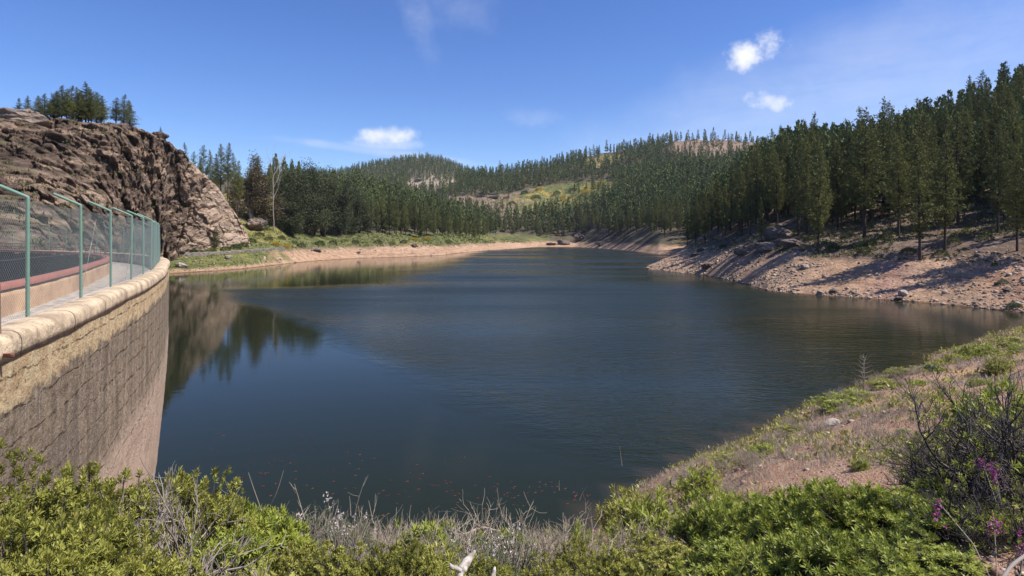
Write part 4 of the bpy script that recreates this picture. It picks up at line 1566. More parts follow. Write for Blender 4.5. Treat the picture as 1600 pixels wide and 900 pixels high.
rows = {}
for i in np.where(big)[0]:
    x, y, z, h = TREES[i]
    rows.setdefault(region(x, y, z, tpx[i]), []).append(i)
for (lab, ref), idx in rows.items():
    idx = sorted(idx, key=lambda i: tpx[i])
    for n, i in enumerate(idx):
        x, y, z, h = TREES[i]
        pine(x, y, z - 0.3, h, f"{lab}, {ordinal(n + 1)} {ref}", "pines around the lake", int(r_.integers(0, 99)), float(r_.uniform(0.85, 1.15)))

rest = TREES[~big]
NEARB, FARB = [simple_tree(500 + k, 24.0, 330) for k in range(8)], [simple_tree(600 + k, 24.0, 110) for k in range(8)]
fv, fq, fa, off = [], [], [], 0
for x, y, z, h in rest:
    V, Q_, A = (NEARB if y < 620 else FARB)[int(r_.integers(0, 8))]
    a = r_.uniform(0, 6.28)
    c, s = math.cos(a), math.sin(a)
    R_ = np.array([[c, s, 0], [-s, c, 0], [0, 0, 1]]) * (h / 24.0)
    fv.append(V @ R_ + (x, y, z - 0.3))
    fq.append(Q_ + off)
    t_ = r_.normal(0, 0.16)
    fa.append(np.where(A < 0, -1.0, np.clip(A + t_, 0, 1)))
    off += len(V)


def mat_forest():
    m, N, b = newmat("forest")
    var = attr(N, "var")
    c = N.mix(N.math("MAXIMUM", var, 0.0), (0.066, 0.088, 0.027), (0.205, 0.22, 0.072))
    c = N.mix(N.math("LESS_THAN", var, -0.5), c, (0.07, 0.05, 0.04))
    N.link(c, b.inputs["Base Color"])
    return m


M["forest"] = mat_forest()
o = npmesh("forest", np.concatenate(fv), [np.concatenate(fq)], M["forest"], None, False, {"var": np.concatenate(fa)})
tag(o, "dense pine forest covering the far slopes around the lake", "forest", None, "stuff")

# -- pines on top of the rocky hill
hp = [(27, 153, 5), (44, 150, 4), (60, 150, 6), (70, 146, 3), (78, 150, 9), (84, 142, 7), (90, 147, 2), (96, 134, 5), (104, 138, 2), (112, 135, 8), (122, 136, 4), (128, 142, 9), (134, 129, 6), (138, 146, 1), (143, 139, 3), (151, 144, 7), (158, 150, 4), (181, 152, 3), (193, 148, 4), (202, 156, 7)]
for n, (px_, top, back_) in enumerate(hp):
    p = hill_point(px_, 1.0)
    D_ = p[1] + back_
    x_ = (px_ - CX) / F * D_
    zb = p[2] - 0.8
    h = zof(top, D_) - zb
    nm_ = "pine apart from the clump on the rocky hill" if n > 16 else "pine in the clump on top of the rocky hill"
    pine(x_, D_, zb, h, f"{nm_}, {ordinal(n + 1)} from the big boulder", "pines on the rocky hill", n * 5 + 1, 1.9)
p = hill_point(236, 1.0)
pine(p[0], p[1] + 6, p[2] - 1, 4.2, "tiny lone pine peeping over the rocky hill crest beside a dark boulder", None, 3, 1.4)
P_ = land_hit(341, 376, 150)
p = hill_point(341, 0.12)
pine(p[0] + 0.3, p[1] - 2.2, p[2] - 0.8, 10.5, "single small pine at the foot of the rocky hill", None, 4, 1.25)
P_ = land_hit(741, 376, 300)
pine(P_[0], P_[1], P_[2] - 0.3, 17.0, "rounded bushy pine standing alone at the end of the tan beach", None, 5, 1.5)
P_ = land_hit(1190, 388, 120)
pine(P_[0], P_[1], P_[2] - 0.3, 15.0, "thin sparse pine alone on the headland slope", None, 2, 0.7)


# -- broad dark trees by the left shore
def broad_tree(name, p, h, w, label, mat, seed, lean=0.0, group="broad dark trees above the tan beach"):
    r = np.random.default_rng(seed)
    root = empty(name, tuple(p))
    T = Soup()
    ends = []

    def limb(a, d, ln, rad, lev):
        n = 5
        P = [a]
        dd_ = d
        for _ in range(n):
            dd_ = unit(dd_ + r.normal(0, 0.13, 3) + np.array([0, 0, 0.06]))
            P.append(P[-1] + dd_ * ln / n)
        T.add(*tube(P, np.linspace(rad, rad * 0.55, n + 1), 6 if lev == 0 else 4))
        if lev >= 2:
            ends.append(P[-1]); ends.append(P[-3])
            return
        for _ in range(4 if lev == 0 else 4):
            k = int(r.integers(2, n + 1))
            nd = unit(dd_ * 0.75 + r.normal(0, 0.55, 3) * np.array([w / h * 2.2, w / h * 2.2, 0.8]) + (0, 0, 0.25))
            limb(P[k], nd, ln * r.uniform(0.5, 0.72), rad * 0.5, lev + 1)
        ends.append(P[-1])

    for k in range(2 if h > 14 else 1):
        limb(np.array([k * 0.8, 0, -0.8]), unit(np.array([lean + r.normal(0, 0.12), r.normal(0, 0.1), 1.0])), h * 0.46, 0.028 * h * (0.75 if k else 1), 0)
    E = np.array(ends)
    E[:, 2] = E[:, 2] / E[:, 2].max() * h * 0.93
    ctr = E[:, :2].mean(0)
    sp_ = np.abs(E[:, :2] - ctr).max()
    E[:, :2] = (E[:, :2] - ctr) * (w * 0.46 / sp_) + ctr
    # lower skirt of foliage
    low = E[r.integers(0, len(E), len(E) * 3 // 4)] * np.array([1.1, 1.1, 0.5])
    E = np.concatenate([E, low])
    T.build("trunk", M["bark_pale"] if mat == "euc_rust" else M["bark"], root, True)
    n = 110
    cl = np.repeat(E, n, 0) + np.clip(r.normal(0, 1, (len(E) * n, 3)), -1.8, 1.8) * np.array([0.066 * w, 0.066 * w, 0.05 * h])
    D = unit(r.normal(size=cl.shape) + (0, 0, -0.35))
    ln = r.uniform(0.4, 0.8, len(cl)) * (h / 20.0) ** 0.5
    V, Q_ = kites(cl, D, ln, ln * 0.42)
    C_ = Soup()
    cv = np.repeat(np.clip(r.normal(0.4, 0.2, len(E)), 0, 1), n * 4) * 0.6 + np.repeat(r.random(len(cl)), 4) * 0.4
    C_.add(V, Q_, cv)
    C_.build("crown", M[mat], root)
    return tag(root, label, "tree", group)


for k, (px_, base_py, top, D_, w_, mat, lab) in enumerate([
    (392, 352, 236, 315, 13, "euc_rust", "tall rusty brown tree with thin crown behind the pointed crag"),
    (415, 362, 262, 330, 14, "euc_rust", "shorter brownish tree between the crag and the dead tree"),
    (455, 374, 256, 330, 15, "euc", "broad dark tree just beyond the dead tree, feathery top"),
    (478, 374, 246, 322, 15, "euc", "tallest broad dark tree, a small tuft above its crown"),
    (505, 372, 256, 330, 15, "euc", "broad dark tree with twin tufts on its crown"),
    (530, 374, 272, 335, 16, "euc", "wide dark tree on the beach side of the twin-tufted one"),
    (490, 377, 300, 312, 14, "euc", "low dense dark tree in front of the tallest broad tree"),
    (455, 376, 300, 308, 13, "euc", "low dark tree with pale stems above the boulder-strewn bank"),
    (560, 374, 288, 345, 15, "euc", "dark rounded tree next to the pine wood"),
    (540, 376, 318, 340, 12, "euc", "small dark tree under the rounded ones near the pine wood"),
]):
    D_ = float(np.interp(px_, [390, 430, 500, 560, 620], [318, 322, 366, 408, 430])) - (325 - D_) * 0.4
    x_ = (px_ - CX) / F * D_
    zb = float(land_z(x_, D_))
    h = zof(top, D_) - zb
    broad_tree("broad_tree", (x_, D_, zb - 0.3), h, w_ * 1.6, lab, mat, 900 + k)


def bare_tree(name, p, h, label, seed, mat, spread=0.5, levels=3, rad=0.015, cat="dead tree"):
    r = np.random.default_rng(seed)
    T = Soup()

    def limb(a, d, ln, rd, lev):
        n = 5
        P = [np.array(a, float)]
        for _ in range(n):
            d = unit(d + r.normal(0, 0.10, 3) + np.array([0, 0, 0.05]))
            P.append(P[-1] + d * ln / n)
        T.add(*tube(P, np.linspace(rd, rd * 0.45, n + 1), 5))
        if lev == 0:
            return
        for _ in range(4):
            k = int(r.integers(2, n + 1))
            limb(P[k], unit(d + r.normal(0, spread, 3)), ln * r.uniform(0.35, 0.6), rd * 0.5, lev - 1)

    limb((0, 0, -0.4), np.array([0.02, 0, 1.0]), h * 0.8, h * rad, levels)
    o = T.build(name, M[mat], None, True)
    o.location = tuple(p)
    return tag(o, label, cat)


P_ = land_at(428, 312)
bare_tree("dead_tree", P_, zof(252, 312) - P_[2], "tall bleached dead tree with bare forked branches by the dark broad trees", 31, "twig", 0.4, 3, 0.0075)

# ------------------------------------------------------------------ far scrub: bushes one can tell apart, and low cover
def bush_mesh(seed, n=900, mat="scrub", leaf=0.16):
    r = np.random.default_rng(seed)
    d = unit(r.normal(size=(n, 3)))
    d[:, 2] = np.abs(d[:, 2])
    lump = 1 + 0.3 * fbm(d * 1.8 + seed, 3, seed)
    P = d * (lump * r.uniform(0.55, 1.0, n) ** 0.5)[:, None] * np.array([1, 1, 0.85])
    dirs = unit(d + r.normal(0, 0.6, (n, 3)) + (0, 0, 0.4))
    L = leaf * r.uniform(0.6, 1.3, n)
    V, Q_ = kites(P, dirs, L, L * 0.55)
    S_ = Soup()
    S_.add(V, Q_, np.repeat(np.clip(r.normal(0.45, 0.22, n), 0, 1), 4))
    o = S_.build("bush", M[mat])
    me = o.data
    bpy.data.objects.remove(o)
    return me


BUSH = {m: [bush_mesh(70 + k, 900, m) for k in range(3)] for m in ("scrub", "grass", "yellow", "leaf_dark")}


def far_bush(P, w, h, kind, label, group):
    o = bpy.data.objects.new("bush", BUSH[kind][int(r_.integers(0, 3))])
    o.location = (P[0], P[1], P[2] - 0.1 * h)
    o.scale = (w / 2, w / 2, h)
    o.rotation_euler = (0, 0, float(r_.uniform(0, 6.28)))
    COL.objects.link(o)
    return tag(o, label, "bush", group)


REFERENCE = {}
adj = {"scrub": "olive", "grass": "bright green", "yellow": "yellow flowering", "leaf_dark": "dark green"}
spots = [(388, 322, 3.6, "yellow"), (398, 331, 4.2, "yellow"), (395, 345, 5, "grass"), (412, 356, 6.5, "grass"), (405, 366, 5, "scrub"), (392, 376, 5, "leaf_dark"), (380, 382, 4, "scrub"), (420, 372, 4, "scrub"),
         (430, 380, 4, "yellow"), (447, 384, 4, "yellow"), (440, 371, 4.5, "scrub"), (368, 386, 5, "leaf_dark"), (352, 388, 4, "scrub"), (330, 391, 4, "grass"), (302, 393, 4, "leaf_dark"), (318, 393, 3, "scrub"),
         (286, 393, 4, "grass"), (270, 396, 3, "grass"), (376, 330, 5, "scrub"), (384, 352, 4, "scrub"), (470, 383, 5, "scrub"), (500, 380, 6, "leaf_dark"), (520, 378, 5, "scrub"), (555, 377, 5, "scrub"), (590, 378, 6, "scrub"),
         (648, 373, 5, "yellow"), (668, 373, 6, "yellow"), (630, 377, 5, "scrub"), (700, 377, 6, "grass"), (612, 379, 5, "grass"), (460, 378, 4, "grass"), (372, 362, 3, "scrub"), (362, 372, 2.5, "leaf_dark"), (410, 318, 4, "grass"),
         (425, 345, 4, "scrub"), (418, 335, 4, "yellow"),
         (820, 300, 15, "leaf_dark"), (838, 308, 18, "grass"), (870, 300, 14, "grass"), (895, 296, 15, "leaf_dark"), (915, 300, 14, "yellow"), (930, 292, 13, "yellow"), (862, 318, 12, "yellow"), (850, 325, 11, "yellow"),
         (842, 294, 13, "yellow"), (880, 310, 12, "yellow"), (905, 310, 11, "grass"), (800, 316, 12, "scrub"), (790, 308, 10, "scrub"), (940, 284, 10, "yellow"), (925, 258, 11, "yellow"), (950, 250, 11, "scrub"),
         (1470, 396, 2.6, "leaf_dark"), (1420, 392, 3, "scrub"), (1350, 392, 3.2, "scrub"), (1345, 384, 3, "leaf_dark"), (1300, 388, 3.4, "leaf_dark"), (1360, 380, 3.0, "scrub"), (1585, 478, 2.2, "leaf_grey"), (1568, 440, 1.8, "leaf_grey"),
         (1555, 412, 1.2, "leaf_dark"), (1220, 380, 2.6, "scrub"), (1190, 385, 2.6, "leaf_dark"), (1265, 372, 3, "scrub"), (1325, 368, 3, "leaf_dark"), (1490, 378, 3, "scrub"), (1385, 370, 3, "scrub"), (1540, 372, 3, "leaf_dark"),
         (1095, 390, 3, "leaf_dark"), (1130, 384, 3, "scrub"), (1085, 398, 2.5, "scrub")]
cnt = {}
BUSH["leaf_grey"] = [bush_mesh(80 + k, 900, "leaf_grey") for k in range(2)] + [bush_mesh(83, 900, "leaf_grey")]
adj["leaf_grey"] = "grey green"
for px_, py_, w_, kind in spots:
    P_ = land_hit(px_, py_ + 3)
    where = "on the slope beside the rocky hill" if px_ < 440 else "along the top of the tan beach" if px_ < 720 else "in the clearing across the valley" if px_ < 960 else "at the forest edge above the stony bank"
    ref = "the dam" if px_ < 720 else "the brown bluff" if px_ < 960 else "the headland tip"
    cnt[(kind, where)] = cnt.get((kind, where), 0) + 1
    far_bush(P_, w_, w_ * 0.5, kind, f"{adj[kind]} bush {where}, {ordinal(cnt[(kind, where)])} of its colour", "bushes around the lake")


def cover(name, pts, L, mat, per, label, seed, spread=0.35):
    """low growth nobody could count: one mass of small leaves"""
    r = np.random.default_rng(seed)
    n = len(pts) * per
    P = np.repeat(pts, per, 0)
    ls = np.repeat(np.broadcast_to(L, (len(pts),)), per)
    P = P + r.normal(0, 1, (n, 3)) * (ls * spread)[:, None] * np.array([1, 1, 0.25]) + np.array([0, 0, 0.0])
    D = unit(r.normal(0, 0.6, (n, 3)) + (0, 0, 0.9))
    ln = ls * r.uniform(0.5, 1.2, n)
    V, Q_ = kites(P, D, ln, ln * 0.45)
    S_ = Soup()
    S_.add(V, Q_, np.repeat(np.clip(np.repeat(r.normal(0.45, 0.18, len(pts)), per) + r.normal(0, 0.15, n), 0, 1), 4))
    return tag(S_.build(name, M[mat]), label, None, None, "stuff")


n_ = 26000
px_ = r_.uniform(258, 860, n_)
D_ = r_.uniform(195, 700, n_)
x_ = (px_ - CX) / F * D_
z_ = land_z(x_, D_)
pn = fbm(xyz(x_ / 12.0, D_ / 12.0, 0 * x_), 3, 301)
flat = (px_ < 440 + pn * 50) & (z_ > 0.5 + pn) & (z_ < 12) & (D_ < 330)
slope = (px_ > 350) & (px_ < 470) & (z_ > 7) & (D_ < 420)
top_ = (z_ > 5.6 + pn * 1.5) & (z_ < 14) & (px_ > 430)
ok_ = (flat | slope | top_) & (pn > -0.35)
P_ = xyz(x_, D_, z_)[ok_]
cover("undergrowth", P_, 0.75 * np.clip(P_[:, 1] / 280.0, 0.7, 1.8), "grass", 5, "low green herbs on the flat and slope across the lake", 61)
n_ = 20000
px_ = r_.uniform(1020, 1700, n_)
D_ = r_.uniform(95, 260, n_)
x_ = (px_ - CX) / F * D_
z_ = land_z(x_, D_)
pn = fbm(xyz(x_ / 9.0, D_ / 9.0, 0 * x_), 3, 303)
ok_ = (z_ > 6.8 + pn * 2) & (z_ < 30) & (pn > -0.06)
cover("scrub_cover", xyz(x_, D_, z_)[ok_], 0.55, "scrub", 6, "low scrub between the trunks above the stony bank", 63)
n_ = 16000
px_ = r_.uniform(690, 1230, n_)
D_ = r_.uniform(600, 1300, n_)
x_ = (px_ - CX) / F * D_
P_ = xyz(x_, D_, land_z(x_, D_))
_a, _b, zn = zones(P_)
ok_ = (zn["scrub"] | zn["glade"]) & (_a > 770 + 60 * fbm(P_ / 40.0, 2, 305))
cover("hillside_scrub", P_[ok_], 2.2, "grass", 3, "yellowish scrub covering the clearing across the valley", 65)
ok_ = zn["top"] | (zn["scrub"] & (_a < 790))
cover("sparse_scrub", P_[ok_][::2], 1.8, "scrub", 3, "sparse scrub on the bare summit and bluff", 66)
# tufts on the rocky hill
hp_ = []
for _ in range(900):
    i, j = int(r_.integers(40, len(RPX))), int(r_.integers(5, len(RT) - 2))
    hp_.append((RX[i, j], RY[i, j], RZ[i, j], fbm(np.array([[RX[i, j], RY[i, j], RZ[i, j]]]) / 10.0, 3, 307)[0]))
hp_ = np.array(hp_)
hp_ = hp_[hp_[:, 3] > 0.12]
cover("hill_tufts", hp_[:, :3], 0.55, "scrub", 12, "small dry tufts scattered over the rocky hill", 67, 0.8)
# ------------------------------------------------------------------ plants of the near bank
def bankP(px, D):
    x = (px - CX) / F * D
    return np.array([x, D, float(bank_z([x], [D])[0])])


def rosettes(P, A, n, L, W, r, spread=(0.35, 1.25)):
    """n leaves round each tip P with axis A"""
    m = len(P)
    A = unit(A)
    ref = np.where(np.abs(A[:, 2:3]) < 0.9, np.array([[0, 0, 1.0]]), np.array([[1.0, 0, 0]]))
    U = unit(np.cross(A, ref))
    W_ = np.cross(A, U)
    k = np.arange(n)
    az = k[None, :] * 2.4 + r.uniform(0, 6.28, (m, 1))
    el = np.linspace(spread[0], spread[1], n)[None, :] + r.normal(0, 0.13, (m, n))
    rad = U[:, None, :] * np.cos(az)[..., None] + W_[:, None, :] * np.sin(az)[..., None]
    D = A[:, None, :] * np.cos(el)[..., None] + rad * np.sin(el)[..., None]
    O = P[:, None, :] - A[:, None, :] * (np.linspace(0, 0.035, n)[None, :, None])
    upv = np.repeat(A, n, 0) + r.normal(0, 0.1, (m * n, 3))
    ln = (L * r.uniform(0.75, 1.2, (m, n)) * (0.65 + 0.35 * np.linspace(0.4, 1, n))[None, :]).ravel()
    V, Q_ = kites(O.reshape(-1, 3), D.reshape(-1, 3), ln, ln * W, np.cross(D.reshape(-1, 3), np.cross(upv, D.reshape(-1, 3))), 0.06, 0.55, 0.10)
    base = np.clip(r.normal(0.45, 0.2, (m, 1)) + np.linspace(0.18, -0.15, n)[None, :] + r.normal(0, 0.1, (m, n)), 0, 0.92)
    dry = r.random((m, n)) < 0.025
    base = np.where(dry, 1.0, base)
    return V, Q_, np.repeat(base.ravel(), 4)


def leafy_proto(seed, R, H, n_tips, leafL, mat, twig="twig", leaf_n=14, leafW=0.22, flowers=None, gaps=0.0):
    r = np.random.default_rng(seed)
    d = unit(r.normal(size=(n_tips, 3)))
    d[:, 2] = np.abs(d[:, 2])
    lump = 1 + 0.42 * fbm(d * 2.1 + seed * 1.7, 3, seed)
    rad = lump * (1 - 0.45 * r.random(n_tips) ** 2.0)
    P = d * rad[:, None] * np.array([R, R, H]) + (0, 0, 0.05)
    if gaps:
        kp = fbm(d * 3.0 + seed, 2, seed + 5) > -0.35 + gaps
        P, d = P[kp], d[kp]
    A = unit(d * np.array([0.7, 0.7, 0.6]) + r.normal(0, 0.25, P.shape) + (0, 0, 0.65))
    root = empty("leafy_shrub")
    V, Q_, va_ = rosettes(P, A, leaf_n, leafL, leafW, r)
    S_ = Soup()
    S_.add(V, Q_, va_)
    S_.build("foliage", M[mat], root)
    T = Soup()
    for p, a in list(zip(P, A))[:: max(1, len(P) // 170)]:
        b = np.array([p[0] * 0.12 + r.normal(0, 0.03), p[1] * 0.12 + r.normal(0, 0.03), -0.1])
        m_ = b * 0.45 + p * 0.55 + r.normal(0, 0.05 * R, 3) + (0, 0, -0.06 * H)
        T.add(*tube([b, b * 0.75 + m_ * 0.25, m_, p - a * 0.01], [0.012, 0.010, 0.007, 0.004], 4), float(r.random()))
    T.build("stems", M[twig], root, True)
    if flowers:
        k = r.choice(len(P), flowers[1], replace=False)
        FS = Soup()
        for p, a in zip(P[k], A[k]):
            for _ in range(7):
                c = p + a * r.uniform(0.02, 0.14) + r.normal(0, 0.018, 3)
                V, Q_ = kites(np.repeat(c[None], 6, 0), r.normal(size=(6, 3)), 0.016, 0.012)
                FS.add(V, Q_, np.repeat(r.random(6), 4))
        FS.build("flowers", M[flowers[0]], root)
    root["H"], root["R"] = H, R
    return root


def twiggy_proto(seed, R, H, n_main, mat, leaf=None, lev=3, thick=0.010, upright=0.5, leaf_n=10):
    """bush of bare forking twigs, a few leaves or none"""
    r = np.random.default_rng(seed)
    root = empty("twiggy_shrub")
    T = Soup()
    tips = []

    def br(a, d, ln, rd, l):
        n = 4
        P = [a]
        for _ in range(n):
            d = unit(d + r.normal(0, 0.17, 3) + np.array([0, 0, 0.07]))
            P.append(P[-1] + d * ln / n)
        T.add(*tube(P, np.linspace(rd, rd * 0.6, n + 1), 4 if rd > 0.006 else 3), float(r.random()))
        if l == 0:
            tips.append((P[-1], d))
            return
        for _ in range(int(r.integers(2, 5))):
            k = int(r.integers(1, n + 1))
            br(P[k], unit(d + r.normal(0, 0.5, 3) + (0, 0, 0.1)), ln * r.uniform(0.5, 0.85), rd * 0.62, l - 1)

    for _ in range(n_main):
        a = r.uniform(0, 6.28)
        d = unit(np.array([math.cos(a), math.sin(a), upright + abs(r.normal(0, 0.5))]) * np.array([R, R, H]))
        br(np.array([math.cos(a) * 0.06 * R, math.sin(a) * 0.06 * R, -0.06]), d, math.hypot(R, H) * 0.42 * r.uniform(0.7, 1.1), thick, lev)
    P = np.array([t[0] for t in tips])
    k_ = np.array([R / max(np.percentile(np.abs(P[:, :2]), 97), 1e-3)] * 2 + [H / max(np.percentile(P[:, 2], 97), 1e-3)])
    T.V = [v * k_ for v in T.V]
    T.build("twigs", M[mat], root, False)
    if leaf:
        A = np.array([t[1] for t in tips])
        sel = r.random(len(P)) < leaf[1]
        V, Q_, va_ = rosettes(P[sel] * k_, A[sel], leaf_n, leaf[2], 0.25, r)
        S_ = Soup()
        S_.add(V, Q_, va_)
        S_.build("foliage", M[leaf[0]], root)
    root["H"], root["R"] = H, R
    return root


PR_ = {
    "lime": [leafy_proto(s, 0.62, 0.62, 760, 0.056, "leaf_lime", twig="twig_dark", leaf_n=16, leafW=0.30, gaps=0.16) for s in (1, 2, 3)],
    "lime_big": [leafy_proto(s, 0.95, 0.85, 1650, 0.057, "leaf_lime", twig="twig_dark", leaf_n=16, leafW=0.30, gaps=0.16) for s in (4, 5)],
    "green": [leafy_proto(s, 0.6, 0.55, 430, 0.098, "leaf_green", twig="twig_dark", leaf_n=17, leafW=0.21, gaps=0.1) for s in (6, 7, 8)],
    "green_big": [leafy_proto(s, 1.0, 0.75, 860, 0.105, "leaf_green", twig="twig_dark", leaf_n=18, leafW=0.21, gaps=0.12) for s in (9, 10)],
    "small": [leafy_proto(s, 0.45, 0.40, 170, 0.10, "leaf_green", leaf_n=12, leafW=0.2) for s in (11, 12, 13)],
    "small_lime": [leafy_proto(s, 0.45, 0.36, 200, 0.085, "leaf_lime", leaf_n=12, leafW=0.22) for s in (14, 15)],
    "dark": [leafy_proto(s, 0.6, 0.6, 420, 0.10, "leaf_dark", leaf_n=12) for s in (16,)],
    "grey": [leafy_proto(s, 0.55, 0.42, 320, 0.05, "leaf_grey", leaf_n=10, leafW=0.16, flowers=("white_flower", 26)) for s in (17, 18)],
    "twig": [twiggy_proto(s, 0.55, 0.5, 16, "twig", ("leaf_lime", 0.10, 0.05)) for s in (21, 22)],
    "straw": [twiggy_proto(s, 0.5, 0.42, 18, "dry", None, 3, 0.006, 0.9) for s in (23, 24, 25)],
    "darktwig": [twiggy_proto(s, 1.0, 0.9, 22, "twig_dark", ("leaf_green", 0.10, 0.07), 4, 0.02, 0.45) for s in (26, 27)],
}
CATNAME = {"lime": "leafy_shrub", "lime_big": "leafy_shrub", "green": "leafy_shrub", "green_big": "leafy_shrub", "small": "small_shrub", "small_lime": "small_shrub", "dark": "leafy_shrub", "grey": "grey_shrub",
           "twig": "twiggy_shrub", "straw": "dry_shrub", "darktwig": "dark_shrub"}
used_proto = set()


def shrub(kind, px, D, w, label, top=None, hscale=1.0, k=None, dz=0.0):
    """w: width in photo pixels at D; top: photo row of its top"""
    P = bankP(px, D)
    lst = PR_[kind]
    src = lst[int(r_.integers(0, len(lst))) if k is None else k % len(lst)]
    o = src if src.name not in used_proto else copy_tree(src)
    used_proto.add(src.name)
    o.name = CATNAME[kind]
    used_proto.add(o.name)
    s = w / F * D / 2 / src["R"]
    h = s * hscale
    if top is not None:
        h = max((zof(top, D) - P[2]) / (src["H"] * 1.02), s * 0.45)
        s = max(s, h / 1.3)
    o.location = (P[0], P[1], P[2] - 0.03 + dz)
    o.scale = (s, s, h)
    o.rotation_euler = (0, 0, float(r_.uniform(0, 6.28)))
    tag(o, label, "shrub", "shrubs on the near bank")
    return o


